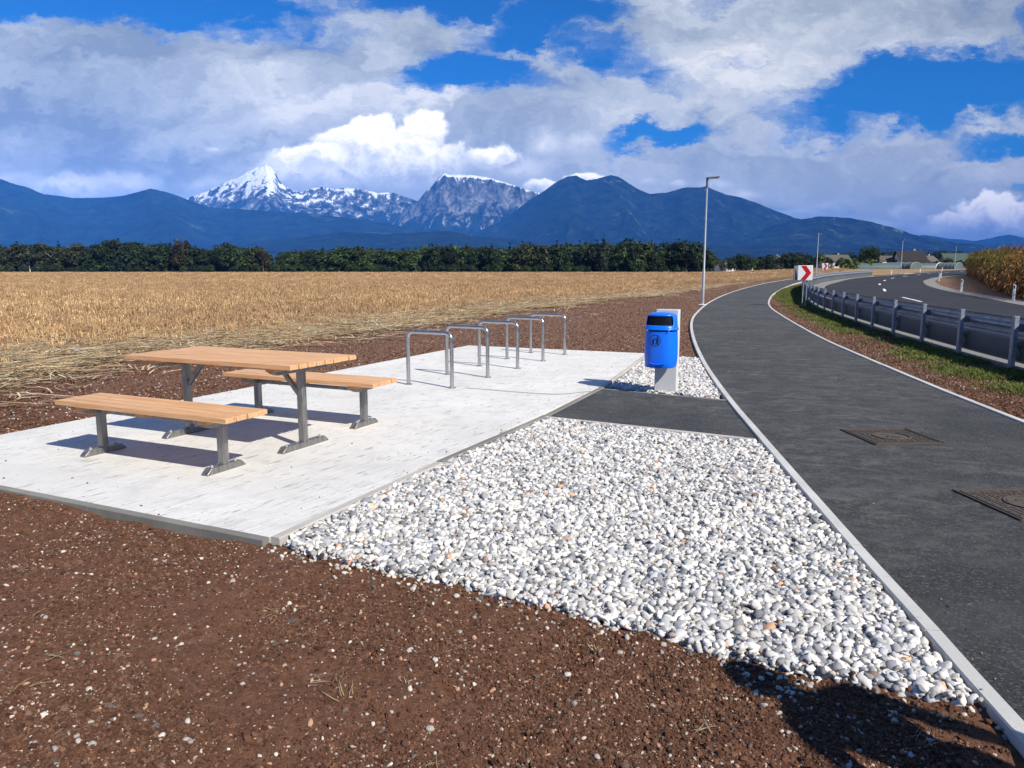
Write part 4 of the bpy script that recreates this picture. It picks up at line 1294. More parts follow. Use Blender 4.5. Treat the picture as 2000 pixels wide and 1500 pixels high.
def crown_mesh(name, lobes, n, size, m, shell=.55, tone=(.45, 1.55), droop=.3):
    """leaf clumps spread through a crown made of lobes (cx, cy, cz, rx, ry, rz)"""
    w = np.array([l[3] * l[4] + l[3] * l[5] for l in lobes]); w /= w.sum()
    li = rng.choice(len(lobes), n, p=w); Lb = np.array(lobes)[li]
    d = rng.normal(size=(n, 3)); d /= np.linalg.norm(d, axis=1)[:, None]
    r = (shell + (1 - shell) * rng.random(n) ** .6) * (1 + .16 * rng.normal(size=n))
    C = Lb[:, :3] + d * Lb[:, 3:6] * r[:, None]
    # clumps: pull towards random twig centres
    tw = C[rng.integers(0, n, max(8, n // 14))]
    j = rng.integers(0, len(tw), n); dist = np.linalg.norm(tw[j] - C, axis=1)
    near_ = dist < np.mean(Lb[:, 3]) * 1.0
    C[near_] = C[near_] * .45 + tw[j][near_] * .55
    nrm = d + rng.normal(size=(n, 3)) * .55; nrm[:, 2] += droop; nrm /= np.linalg.norm(nrm, axis=1)[:, None]
    a = np.cross(nrm, rng.normal(size=(n, 3))); a /= np.linalg.norm(a, axis=1)[:, None]; b = np.cross(nrm, a)
    s = size * np.exp(rng.normal(0, .35, n)); a *= s[:, None]; b *= (s * rng.uniform(.45, .9, n))[:, None]
    V = np.stack([C - a * .5, C - b * .5 + a * .1, C + a * .5 + nrm * s[:, None] * .12, C + b * .5 - a * .08], 1).reshape(-1, 3)
    Fq = np.arange(4 * n).reshape(n, 4)
    lt = rng.uniform(tone[0], tone[1], len(lobes))[li] * np.exp(rng.normal(0, .28, n))
    col = np.stack([lt, lt, lt * .9, np.ones(n)], 1); col = np.repeat(col, 4, axis=0)
    return mesh_np(name, V, Fq, m, cols=col, link=False)


def lobes_round(h, w, k=14, base=.12):
    out = [(0, 0, h * .55, w * .34, w * .34, h * .36)]
    for i in range(k):
        a = random.uniform(0, 6.28); t = random.uniform(0, 1); z = h * (base + .10 + (.80 - base) * t); rr = w * .5 * math.sqrt(max(.05, 1 - ((t - .38) / .68) ** 2)) * random.uniform(.45, .8)
        s = random.uniform(.13, .24) * w
        out.append((rr * math.cos(a), rr * math.sin(a), z, s, s, s * random.uniform(.7, 1.1)))
    return out


def lobes_conifer(h, w):
    out = []
    for i in range(11):
        t = i / 10; z = h * (.10 + .86 * t); s = w * .5 * (1 - t) ** .85 + .12
        out.append((random.uniform(-.1, .1), random.uniform(-.1, .1), z, s, s, h * .045))
    return out


mat('leaf_dark', m_leaf((.013, .026, .009), .5)); mat('leaf_mid', m_leaf((.028, .050, .014), .5)); mat('leaf_olive', m_leaf((.030, .038, .014), .5))
mat('leaf_conifer', m_leaf((.009, .018, .010), .3)); mat('leaf_rust', m_leaf((.034, .027, .014), .2)); mat('leaf_bright', m_leaf((.06, .09, .025), .4))


def trunk_mesh(h, r, m, name='trunk', limbs=4, spread=.22):
    mb = MB(); j = [random.uniform(-.15, .15) for _ in range(4)]
    mb.tube([(0, 0, -.3), (j[0], j[1], h * .35), (j[2], j[3], h * .75)], [r, r * .75, r * .3], 8)
    for k in range(limbs):
        a = random.uniform(0, 6.28); z = h * random.uniform(.3, .6); L = h * spread
        mb.tube([(j[0] * .8, j[1] * .8, z), (L * .6 * math.cos(a), L * .6 * math.sin(a), z + L * .6), (L * math.cos(a), L * math.sin(a), z + L)], [r * .5, r * .3, r * .1], 6)
    o = mb.build(name, m, link=False, smooth=True); return o


TREE = {}
def tree_kind(key, h, w, leaf, n=1500, size=.62, conifer=False, trunk='bark', base=.12, k=14, r=.22, **kw):
    L = lobes_conifer(h, w) if conifer else lobes_round(h, w, k, base)
    TREE[key] = (crown_mesh('crown', L, n, size, MATS[leaf], **kw), trunk_mesh(h, r, MATS[trunk]), h)


for i in range(4): tree_kind(('dark', i), 10, 8.5, 'leaf_dark', 1900, .60, base=.0, k=18)
for i in range(3): tree_kind(('mid', i), 10, 8.0, 'leaf_mid', 1800, .60, base=.0, k=18)
for i in range(2): tree_kind(('olive', i), 10, 7.0, 'leaf_olive', 1500, .55, base=.05, k=16)
for i in range(2): tree_kind(('rust', i), 10, 6.0, 'leaf_rust', 1200, .50, base=.15)
for i in range(3): tree_kind(('birch', i), 10, 4.6, 'leaf_olive', 800, .45, base=.42, trunk='pale_bark', k=11, r=.19)
for i in range(2): tree_kind(('spruce', i), 10, 4.0, 'leaf_conifer', 1100, .55, conifer=True, tone=(.8, 1.2))
for i in range(2): tree_kind(('shrub', i), 2.2, 3.6, 'leaf_bright', 700, .28, base=-.1, k=10, r=.05)
tree_kind(('big', 0), 10, 11.5, 'leaf_dark', 6000, .42, base=.0, k=34)


def plant_tree(kind, x, y, h, label=None, group=None, name='tree', wide=1.0, rz=None):
    i = kind if kind in TREE else (kind[0], 0)
    cr, tr, h0 = TREE[i]; o = empty(name, (x, y, float(hz(x, y))), random.uniform(0, 6.28) if rz is None else rz)
    s = h / h0; o.scale = (s * wide, s * wide, s)
    for src in (cr, tr):
        c = src.copy(); COL.objects.link(c); c.parent = o
    tag(o, label, 'tree' if name != 'shrub' else 'shrub', group); return o


sky_u = [-300, 0, 40, 90, 110, 140, 170, 200, 240, 280, 300, 330, 370, 390, 430, 460, 485, 520, 545, 560, 600, 640, 690, 750, 800, 860, 900, 930, 980, 1020, 1050, 1100, 1150, 1200, 1220, 1245, 1270, 1300, 1325, 1345, 1360, 1376]
sky_v = [478, 480, 473, 473, 479, 478, 475, 479, 469, 472, 470, 473, 468, 479, 481, 475, 481, 482, 500, 489, 484, 482, 481, 483, 484, 479, 480, 477, 481, 477, 474, 474, 472, 477, 470, 470, 479, 475, 467, 469, 480, 477]
KIND = {'dark': 'dark green broadleaf tree', 'mid': 'fresh green broadleaf tree', 'olive': 'olive green broadleaf tree', 'birch': 'slender pale birch', 'rust': 'rust brown tree', 'spruce': 'dark pointed spruce'}
G_W = 'trees in the wood edge behind the stubble field'
ORD = ['first', 'second', 'third', 'fourth', 'fifth', 'sixth', 'seventh', 'eighth', 'ninth', 'tenth', 'eleventh', 'twelfth', 'thirteenth', 'fourteenth', 'fifteenth', 'sixteenth']
ANCH = [(0, 'the picture edge'), (245, 'the picnic table\'s left corner'), (550, 'the small gap'), (840, 'the nearest hoop'), (1070, 'the farthest hoop'), (1297, 'the litter bin')]


def place_labels(us, what, extra=''):
    """one label for each: counted from the nearest landmark"""
    near = [min(range(len(ANCH)), key=lambda k: abs(ANCH[k][0] - u)) for u in us]; out = []
    for i, u in enumerate(us):
        k = near[i]; side = u < ANCH[k][0]
        rank = sum(1 for j, w in enumerate(us) if near[j] == k and (w < ANCH[k][0]) == side and abs(w - ANCH[k][0]) < abs(u - ANCH[k][0]))
        out.append('%s, %s %s %s of %s' % (what[i], ORD[rank], extra, 'left' if side else 'right', ANCH[k][1]))
    return out


u = 8.0; row = []
while u < 1372:
    d = 384 + random.uniform(-4, 5); v = float(np.interp(u, sky_u, sky_v)); h = (height_at(v, d) + 1.5) * random.uniform(.84, 1.03)
    r = random.random()
    if u < 205: kd = ('birch', random.randrange(3)) if r < .62 else ('olive', random.randrange(2)) if r < .85 else ('dark', random.randrange(4))
    elif u < 560: kd = ('dark', random.randrange(4)) if r < .55 else ('olive', random.randrange(2)) if r < .8 else ('mid', random.randrange(3))
    elif u < 840: kd = ('mid', random.randrange(3)) if r < .55 else ('dark', random.randrange(4)) if r < .85 else ('olive', random.randrange(2))
    else: kd = ('dark', random.randrange(4)) if r < .62 else ('mid', random.randrange(3)) if r < .85 else ('olive', random.randrange(2))
    row.append((u, d, h, kd)); u += random.uniform(12, 25) if kd[0] != 'birch' else random.uniform(9, 15)
for (u, d, h, kd), lb in zip(row, place_labels([q[0] for q in row], [KIND[q[3][0]] for q in row], 'in the wood edge')):
    plant_tree(kd, ray(u) * d, d, h, lb, G_W, wide=random.uniform(1.0, 1.4) if kd[0] != 'birch' else 1.2)
for (u, v, kd, lb, wd) in ((370, 464, ('rust', 0), 'rust topped tree standing highest left of the small gap in the wood', .9), (240, 465, ('dark', 1), 'tall dark tree forming the highest point at the left of the wood', 1),
                           (525, 483, ('rust', 1), 'low rust brown tree just left of the gap in the wood', 1), (460, 474, ('dark', 2), 'rounded dark tree between the rust topped tree and the gap in the wood', 1.05),
                           (1174, 462, ('spruce', 0), 'tallest pointed spruce, rising above the right half of the wood', 1), (1228, 468, ('dark', 0), 'big dark rounded tree at the right of the wood, before the street lamp', 1.05),
                           (1333, 466, ('dark', 3), 'big dark domed tree just left of the nearest street lamp', 1.1), (1385, 500, ('mid', 1), 'pale green bushy tree closing the right end of the wood', 1.0)):
    d = 378; plant_tree(kd, ray(u) * d, d, height_at(v, d) + 1.5, lb, wide=wd)
# pointed spruces behind the front row
sp_ = ((4, 474), (58, 474), (138, 473), (350, 476), (640, 482), (708, 476), (883, 475), (913, 477), (962, 476), (996, 477), (1020, 473), (1085, 472), (1103, 470), (1110, 474), (1128, 472), (1141, 470), (1150, 472), (1162, 471))
for (u, v), lb in zip(sp_, place_labels([q[0] for q in sp_], ['dark spruce tip above the wood'] * len(sp_), 'spruce')):
    d = 396; plant_tree(('spruce', random.randrange(2)), ray(u) * d, d, height_at(v, d) + 1.5, lb, 'spruces behind the front row of the wood')

# right of the wood: lower trees with houses between them
rt = [(1402, 508, 'olive'), (1418, 502, 'dark'), (1436, 494, 'dark'), (1449, 498, 'dark'), (1461, 503, 'mid'), (1477, 499, 'dark'), (1492, 495, 'dark'), (1513, 500, 'dark'), (1522, 494, 'dark'), (1534, 491, 'dark'), (1546, 491, 'dark'), (1558, 497, 'dark')]
for i, (u, v, kd) in enumerate(rt):
    d = 335; plant_tree((kd, random.randrange(2)), ray(u) * d, d, height_at(v, d) + 1.5 - float(hz(ray(u) * d, d)), 'low %s, %s rightwards from the nearest street lamp, before the village' % (KIND[kd], ORD[i]), 'low trees in front of the village houses')
for u, v, d, kd, lb, wd in ((1586, 489, 290, ('mid', 0), 'rounded green tree behind the nearest chevron sign', .8), (1604, 501, 280, ('dark', 1), 'dark tree between the two chevron signs', .9), (1627, 503, 270, ('dark', 2), 'dark bushy tree right behind the smaller chevron sign', .9),
                            (1640, 505, 262, ('dark', 3), 'low dark tree touching the big rounded tree from the left', .8), (1681, 484.5, 232, ('big', 0), 'big dark rounded tree standing alone left of the white house', 1.12),
                            (1815, 508, 240, ('dark', 2), 'low dark bushy tree right of the house with the dark roof', 1.2), (1832, 504, 236, ('dark', 0), 'dark tree left of the farthest street lamp', 1.2), (1853, 507, 240, ('dark', 1), 'dark bushy tree behind the farthest street lamp', 1.2), (1873, 505, 244, ('dark', 3), 'dark tree half hidden by the maize', 1.2)):
    plant_tree(kd, ray(u) * d, d, max(1.5, height_at(v, d) + 1.5 - float(hz(ray(u) * d, d))), lb, wide=wd)
for u, v, d, lb in ((1645, 514, 205, 'pale green clipped looking shrub between the small chevron sign and the big tree'), (1679, 515, 215, 'yellow green shrub at the left end of the low greenhouses')):
    plant_tree(('shrub', 0 if u < 1660 else 1), ray(u) * d, d, height_at(v, d) + 1.3, lb, name='shrub', wide=1.1)

# the wood's mass behind its front row, and the distant conifer belt: one object each
def wood_mass(name, U, D, Hs, kinds, label):
    objs = []
    for kd in kinds:
        c = TREE[kd][0].copy(); objs.append(c)
    coll = hidden_protos(objs, name + '_kinds'); n = len(U)
    X = ray(U) * D; s = Hs / 10
    o = scatter(name, np.stack([X, D, hz(X, D)], 1), np.stack([np.zeros(n), np.zeros(n), rng.uniform(0, 6.28, n)], 1), np.stack([s * 1.1, s * 1.1, s], 1), rng.integers(0, len(objs), n), np.ones((n, 4)), coll, label)
    return o


U = rng.uniform(-180, 1368, 460); D = rng.uniform(390, 440, 460)
wood_mass('wood', U, D, (height_at(np.interp(U, sky_u, sky_v) + 3, D) + 1.5) * rng.uniform(.82, 1.0, 460) * np.where((U > 538) & (U < 560), .55, 1), [('dark', 0), ('dark', 1), ('mid', 0), ('olive', 0), ('dark', 3)], 'deep mass of trees filling the wood behind its front edge')
U = np.concatenate([rng.uniform(1380, 2150, 260), rng.uniform(1690, 2100, 160)]); D = rng.uniform(720, 900, 420)
vv = np.interp(U, [1380, 1560, 1600, 1700, 1740, 1850, 1950, 2150], [503, 500, 497, 493, 491, 493, 491, 490])
wood_mass('distant_wood', U, D, (height_at(vv, D)) * rng.uniform(.72, 1.05, 420), [('spruce', 0), ('spruce', 1), ('dark', 0)], 'far off dark belt of conifers behind the village')
# low undergrowth at the foot of the wood
U = rng.uniform(-150, 1375, 330); D = rng.uniform(376, 382, 330)
wood_mass('undergrowth', U, D, rng.uniform(2.2, 4.2, 330), [('mid', 1), ('olive', 1), ('dark', 2)], 'low bushes along the foot of the wood')

# ------------------------------------------------------------------ village houses and greenhouses
mat('wall_white', flat((.60, .60, .58), .9, 0, .2, .08, .8)); mat('wall_grey', flat((.30, .27, .25), .9, 0, .2, .15, .8)); mat('roof_brown', flat((.10, .092, .080), .85, 0, .2, .3, 2)); mat('roof_dark', flat((.030, .026, .026), .8, 0, .2, .3, 2))
mat('roof_green', flat((.05, .075, .06), .7, 0, .3, .15, 1)); mat('window_dark', flat((.02, .022, .028), .25)); mat('wood_dark', flat((.07, .05, .035), .8))


def house(u, d, w, dep, wall_h, roof_h, rz, wallm, roofm, label, ov=.6, wins=3, name='house', chim=True):
    x = ray(u) * d; o = empty(name, (x, d, float(hz(x, d)) - .1), R(rz)); tag(o, label, name.replace('_', ' '))
    m = MB()
    m.add([(-w / 2, -dep / 2, 0), (w / 2, -dep / 2, 0), (w / 2, dep / 2, 0), (-w / 2, dep / 2, 0), (-w / 2, -dep / 2, wall_h), (w / 2, -dep / 2, wall_h), (w / 2, dep / 2, wall_h), (-w / 2, dep / 2, wall_h), (-w / 2, 0, wall_h + roof_h), (w / 2, 0, wall_h + roof_h)],
          [(0, 1, 5, 4), (2, 3, 7, 6), (1, 2, 6, 9, 5), (3, 0, 4, 8, 7), (3, 2, 1, 0)])
    m.build('wall', MATS[wallm], o)
    sl = roof_h / (dep / 2); e = ov
    r_ = MB()
    for sy in (-1, 1):
        r_.add([(-w / 2 - e, sy * (dep / 2 + e), wall_h - sl * e + .03), (w / 2 + e, sy * (dep / 2 + e), wall_h - sl * e + .03), (w / 2 + e, 0, wall_h + roof_h + .03), (-w / 2 - e, 0, wall_h + roof_h + .03),
                (-w / 2 - e, sy * (dep / 2 + e), wall_h - sl * e + .25), (w / 2 + e, sy * (dep / 2 + e), wall_h - sl * e + .25), (w / 2 + e, 0, wall_h + roof_h + .25), (-w / 2 - e, 0, wall_h + roof_h + .25)],
               [(0, 1, 2, 3), (4, 5, 6, 7), (0, 1, 5, 4), (1, 2, 6, 5), (3, 0, 4, 7), (2, 3, 7, 6)])
    rf = r_.build('roof', MATS[roofm], o)
    if chim: MB().box((w * .22, dep * .12, wall_h + roof_h + .1), (.7, .7, 1.6)).build('chimney', MATS['wall_grey'], rf)
    for k in range(wins):
        wx = -w / 2 + w * (k + .5) / wins
        for sy in (-1, ):
            f = MB().box((wx, sy * (dep / 2 + .02), wall_h * .55), (1.25, .08, 1.35)).build('window', MATS['wall_white'], o)
            MB().box((wx, sy * (dep / 2 + .07), wall_h * .55), (1.0, .04, 1.1)).build('pane', MATS['window_dark'], f)
    for sx in (-1, 1):
        f = MB().box((sx * (w / 2 + .02), 0, wall_h * .9), (.08, 1.2, 1.3)).build('window', MATS['wall_white'], o)
        MB().box((sx * (w / 2 + .07), 0, wall_h * .9), (.04, .95, 1.05)).build('pane', MATS['window_dark'], f)
    return o


house(1722, 272, 6.8, 6.0, 2.4, 2.2, -14, 'wall_white', 'roof_brown', 'low white gabled house with a brown roof just right of the big rounded tree')
house(1757, 268, 8.2, 7.6, 3.2, 3.0, -6, 'wall_white', 'roof_dark', 'taller house with a broad dark roof behind the low greenhouses')
house(1793, 285, 5.0, 6.0, 2.6, 2.2, 30, 'wall_white', 'roof_brown', 'pale house peeping out between the dark roof and the bushy trees')
house(1848, 300, 11.0, 8.0, 2.6, 3.4, -4, 'wall_grey', 'roof_green', 'long barn with a dull green roof left of the maize', name='barn', chim=False)
house(1880, 310, 8, 7, 3.0, 2.6, -30, 'wall_white', 'roof_brown', 'white house with a brown roof at the left edge of the maize')
house(1785, 252, 13, 3.5, 1.6, .7, -3, 'wood_dark', 'roof_dark', 'long low dark shed behind the greenhouse tunnels', name='shed', chim=False, wins=4)
house(1407, 352, 7.5, 6.5, 2.4, 2.0, 40, 'wall_white', 'roof_brown', 'white house half hidden by trees just right of the nearest street lamp')
house(1466, 356, 8, 7, 2.6, 1.8, 10, 'wall_white', 'roof_brown', 'white walled house glimpsed low between the dark trees')
house(1486, 352, 6, 6, 2.4, 1.6, -20, 'wall_white', 'roof_dark', 'small white house glimpsed between the trees right of its taller neighbour')
house(1507, 360, 7, 7, 4.2, 2.4, 60, 'wall_white', 'roof_brown', 'tall white gable showing between the dark trees left of the chevron sign')
house(1611, 330, 12, 8, 3.6, 2.4, 0, 'wall_white', 'roof_brown', 'house with a long pale roof showing above the trees behind the small chevron sign')


def m_film(t):
    c = t.coord('Object'); n = t.noise(c, .6, 4, .6)
    return dict(color=t.mix(n, (.05, .075, .07), (.12, .155, .15)), rough=.5, spec=.3)


mat('tunnel_film', m_film); mat('tunnel_rib', flat((.26, .29, .28), .6))
for k, (u, d, L, w, h, rz, lb) in enumerate(((1697, 214, 11, 4.2, 1.75, -10, 'leftmost low greenhouse tunnel with a pale front edge'), (1716, 222, 9, 4.2, 1.7, 8, 'second greenhouse tunnel from the left'), (1741, 216, 10, 4.6, 1.9, -65, 'greenhouse tunnel with a bright rounded end near the third street lamp'),
                                             (1762, 224, 9, 4.4, 1.8, 5, 'greenhouse tunnel right of the third street lamp'), (1787, 220, 10, 4.4, 1.75, -4, 'long greenhouse tunnel before the dark shed'), (1808, 232, 7, 4, 1.6, 10, 'greenhouse tunnel ending at the bushy trees'), (1835, 204, 5, 4.2, 1.75, -55, 'small greenhouse tunnel apart from the others, near the farthest lamp'))):
    x = ray(u) * d; o = empty('greenhouse_tunnel', (x, d, float(hz(x, d)) - .05), R(rz)); tag(o, lb, 'greenhouse', 'low greenhouse tunnels beyond the road')
    pr = [(-w / 2 * math.cos(math.pi * i / 14), h * math.sin(math.pi * i / 14) ** .8) for i in range(15)]
    MB().prism(pr, -L / 2, L / 2).build('film_cover', MATS['tunnel_film'], o, smooth=True)
    for j in range(6):
        xx = -L / 2 + L * j / 5
        MB().tube([(xx, p[0] * 1.01, p[1] * 1.01 + .01) for p in pr], .03 if 0 < j < 5 else .08, 6).build('rib', MATS['tunnel_rib' if j else 'plastic_white'], o)

# ------------------------------------------------------------------ maize
def maize_proto(k):
    bl = []; cols = []
    h = random.uniform(1.9, 2.35)
    mb = MB(); mb.tube([(0, 0, 0), (.02, .01, h * .5), (.05, .03, h)], [.016, .013, .006], 5)
    V = [list(v) for v in mb.v]; F4 = [f for f in mb.f if len(f) == 4]
    hv = [v[2] for v in V]
    nl = random.randint(11, 14)
    for j in range(nl):
        z = .25 + (h - .4) * j / nl; a = (j % 2) * math.pi + random.gauss(0, .5) + k; L = random.uniform(.45, .8) * (1 - .25 * abs(j / nl - .55)); dry = j / nl < .45
        dr = random.uniform(.5, 1.1) if dry else random.uniform(.1, .6)
        pts = []
        for i in range(6):
            t_ = i / 5; rr = L * (t_ ** .9) * (.45 if dry else .8); zz = z + L * (.50 * t_ - (.75 + dr) * t_ * t_)
            pts.append((rr * math.cos(a) + .03 * math.sin(4 * t_ + j), rr * math.sin(a) + .03 * math.cos(5 * t_ + j), max(.03, zz)))
        bl.append((pts, [.03, .055, .06, .05, .03, .006]))
    for j in range(6):
        a = random.uniform(0, 6.28); bl.append(([(.05, .03, h - .04), (.05 + .05 * math.cos(a), .03 + .05 * math.sin(a), h + .12), (.05 + .12 * math.cos(a), .03 + .12 * math.sin(a), h + .22)], [.012, .012, .006]))
    # ear
    o = blade_mesh('maize_plant', bl, MATS['maize'])
    b0 = len(V); me = o.data
    V2 = [tuple(v.co) for v in me.vertices]; F2 = [tuple(i + b0 for i in p.vertices) for p in me.polygons]
    m2 = mesh_np('maize_plant', np.array(V + [list(v) for v in V2]), np.array(F4 + F2), MATS['maize'], link=False)
    return m2


def m_maize(t):
    a = t.attr('col', 'INSTANCER'); c = t.coord('Object'); x, y, z = t.sep(c)
    n = t.noise(c, 3.2, 4, .6)
    dry = t.ramp(n, [(.3, (.16, .075, .028)), (.5, (.34, .19, .075)), (.7, (.55, .38, .18))])
    r, g, b = t.sep(a[0])
    grn = t.ramp(n, [(.3, (.07, .085, .018)), (.55, (.17, .17, .04)), (.75, (.36, .28, .08))])
    f = t.rng(t.m('ADD', z, t.m('MULTIPLY', t.m('SUBTRACT', n, .5), 1.4)), .9, 1.4)
    col = t.mix(t.m('MULTIPLY', f, r), dry, grn)
    return dict(color=t.mix(1.0, t.mix(1.0, col, (.85, .72, .60), 'MULTIPLY'), t.comb(g, g, g), 'MULTIPLY'), rough=.75, spec=.2)


mat('maize', m_maize)
MZ = hidden_protos([maize_proto(k) for k in range(7)], 'maize_kinds')
m_edge = smooth_curve([(24.6, 24), (25.2, 33), (26.0, 38.4), (27.9, 42.8), (34.5, 55), (44.2, 72), (53.0, 88), (62.8, 105), (65.0, 108.5)], .5)
rows_P = []
for r_ in range(17):
    e = offset(m_edge, .72 * r_); e = resample(e, step=.20)
    e = e + rng.normal(0, .05, e.shape); e = e[rng.random(len(e)) < (.93 if r_ < 7 else .55)]
    rows_P.append(e)
e = np.concatenate(rows_P); e = e[(e[:, 0] < e[:, 1] * .80 + 3)]
n = len(e); gmask = np.clip(1.5 - np.abs((e[:, 0] / e[:, 1]) - .612) * 22, 0, 1) * .9 + .25 * rng.random(n)
gmask = np.clip(gmask + (fbm(e[:, 0] * .25, e[:, 1] * .25, 3, 4) - .55) * 1.6, 0, 1)
hs = (1.0 + .12 * (fbm(e[:, 0] * .3, e[:, 1] * .3, 3, 14) - .5) * 2 + rng.normal(0, .05, n)) * 1.10
o = scatter('maize_field', np.stack([e[:, 0], e[:, 1], hz(e[:, 0], e[:, 1]) - .02], 1), np.stack([rng.normal(0, .06, n), rng.normal(0, .06, n), rng.uniform(0, 6.28, n)], 1), np.stack([hs, hs, hs], 1), rng.integers(0, 7, n),
            np.stack([gmask, np.exp(rng.normal(0, .2, n)), gmask, np.ones(n)], 1), MZ, 'tall ripe maize standing brown and green right of the road')

# ------------------------------------------------------------------ mountains
def m_mount(snow_z, snow_w, rock_z, rockamt, meadow=0.0, deep=(.0045, .008, .006)):
    def f(t):
        c = t.coord('Object'); g = t.n.new('ShaderNodeNewGeometry'); nz = t.sep(g.outputs['Normal'])[2]; x, y, z = t.sep(c)
        st = t.noise(t.mapv(c, scl=(.0062, .0052, .0021)), 1.0, 10, .74, .5); n = t.noise(c, .0016, 7, .65); fine = t.noise(c, .012, 5, .7)
        forest = t.mix(t.rng(t.noise(c, .0045, 9, .74), .38, .64), tuple(q * .5 for q in deep), tuple(q * 3.4 for q in deep))
        if meadow:
            mm = t.m('MULTIPLY', t.rng(t.noise(c, .0016, 6, .66), .60, .68), t.m('MULTIPLY', t.rng(z, 350, 520), t.m('MULTIPLY', t.rng(z, 1150, 900), meadow)))
            forest = t.mix(mm, forest, (.13, .17, .06))
        rk = t.ramp(st, [(.36, (.03, .033, .034)), (.5, (.10, .105, .105)), (.64, (.33, .33, .32))])
        rf = t.m('ADD', t.rng(z, rock_z - 350, rock_z + 500, -.25, .35), t.m('MULTIPLY', t.m('SUBTRACT', st, .5), 3.0)); rf = t.rng(rf, .0, .28)
        col = t.mix(t.m('MULTIPLY', rf, rockamt), forest, rk)
        sz = t.m('ADD', z, t.m('MULTIPLY', t.m('SUBTRACT', st, .5), snow_w * 7.0)); sz = t.m('ADD', sz, t.m('MULTIPLY', t.m('SUBTRACT', nz, .55), 500.0))
        sz = t.m('ADD', sz, t.m('MULTIPLY', t.m('SUBTRACT', fine, .5), 260.0))
        col = t.mix(t.rng(sz, snow_z - 60, snow_z + 60), col, (.84, .86, .88))
        return dict(color=col, rough=.95, spec=.05, bump=(t.m('ADD', st, fine), 1.0, 35.0))
    return f


mat('mtn_forest', m_mount(9000, 100, 9000, .0, .35)); mat('mtn_meadow', m_mount(9000, 100, 1900, .5, .9)); mat('mtn_snow', m_mount(1640, 470, 1000, 1.0)); mat('mtn_rock', m_mount(1650, 260, 800, .85)); mat('mtn_double', m_mount(9000, 100, 1500, .30, .15))


def mountain(name, sky, Rd, depth, m, seed, rough_=.10, ustep=3.0, base=0.0, back=.45, spur=1.0, nt=110, edge=6):
    us = np.arange(sky[0][0], sky[-1][0], ustep); v = np.interp(us, [s[0] for s in sky], [s[1] for s in sky])
    jag = (fbm(us * .045, us * 0 + seed, 5, seed) - .5) * edge
    v = v + jag * .5
    az = (us - 1000) / 1461.0; T = np.concatenate([np.linspace(-1, 0, nt), np.linspace(0, 1, 26)[1:] * back])
    A, TT = np.meshgrid(az, T, indexing='ij')
    wob = (fbm(A * 9 + seed, TT * 0 + seed, 3, seed + 5) - .5) * .30
    Dr = Rd + (TT + wob * np.minimum(1, np.abs(TT) * 3)) * depth
    H = ((525.7 - v) / 1461.0)[:, None] * Rd + 0 * TT
    X, Y = A * Dr, Dr
    prof = np.clip(1 - np.abs(TT) ** .92, 0, 1)
    s1 = fbm(A * Rd / 1500 * (1.0 + .3 * 0) + .55 * fbm(X / 2600, Y / 2600, 3, seed + 9), Y / 4200, 6, seed + 2, .55, ridged=True)
    s2 = fbm(X / 700, Y / 1100, 5, seed + 3, .55, ridged=True)
    env = np.clip(np.abs(TT), 0, 1) ** .55 * np.clip(1 - np.abs(TT), 0, 1) ** .5
    Z = H * prof - spur * H * env * ((1 - s1) * .44 + (1 - s2) * .13) + H * .08 * env
    Z = np.maximum(Z, base - 40)
    k = np.clip(np.abs(TT) * 8, 0, 1)
    Z = Z + (s2 - .5) * rough_ * H * .3 * k * (1 - np.abs(TT))
    n0, n1 = A.shape; V = np.stack([X, Y, Z], -1).reshape(-1, 3)
    ii = np.arange(n0 - 1)[:, None] * n1 + np.arange(n1 - 1)[None]
    o = mesh_np(name, V, np.stack([ii, ii + n1, ii + n1 + 1, ii + 1], -1).reshape(-1, 4), MATS[m], smooth=True); o['kind'] = 'structure'
    return o


mountain('mountain_range', [(-700, 380), (-400, 335), (-200, 345), (-60, 352), (0, 347), (20, 352), (50, 362), (90, 374), (120, 386), (170, 393), (230, 392), (270, 388), (295, 382), (320, 376), (345, 380), (370, 388), (390, 397), (430, 410), (500, 414), (600, 420), (700, 430), (760, 440), (840, 455), (920, 470), (1000, 485), (1100, 515)], 11500, 4200, 'mtn_forest', 3, ustep=2.5)
mountain('mountain_range', [(300, 470), (360, 405), (400, 388), (425, 381), (450, 368), (480, 357), (505, 343), (520, 337), (540, 331), (550, 337), (556, 346), (562, 360), (572, 371), (588, 380), (605, 383), (620, 376), (645, 373), (665, 376), (690, 374), (720, 378), (745, 384), (775, 383), (800, 391), (825, 400), (870, 425), (920, 460), (960, 510)], 15500, 3900, 'mtn_snow', 11, ustep=1.4, nt=150, edge=5, spur=1.0)
mountain('mountain_range', [(700, 500), (770, 445), (800, 412), (822, 400), (838, 381), (850, 371), (860, 358), (872, 348), (885, 350), (900, 350), (925, 351), (945, 354), (965, 358), (990, 365), (1010, 372), (1035, 380), (1050, 383), (1080, 400), (1120, 424), (1200, 470), (1260, 520)], 14300, 2500, 'mtn_rock', 23, ustep=1.4, nt=150, edge=4)
mountain('mountain_range', [(860, 500), (930, 458), (975, 438), (1010, 415), (1040, 392), (1060, 380), (1075, 369), (1090, 360), (1105, 353), (1120, 352), (1130, 357), (1140, 361), (1160, 358), (1185, 351), (1200, 354), (1215, 363), (1235, 375), (1260, 385), (1290, 383), (1310, 377), (1330, 373), (1350, 374), (1365, 372), (1380, 378), (1400, 386), (1430, 392), (1465, 403), (1500, 417), (1530, 428), (1560, 436), (1620, 452), (1700, 474), (1800, 500)], 12500, 4200, 'mtn_double', 37, ustep=2.0, nt=130)
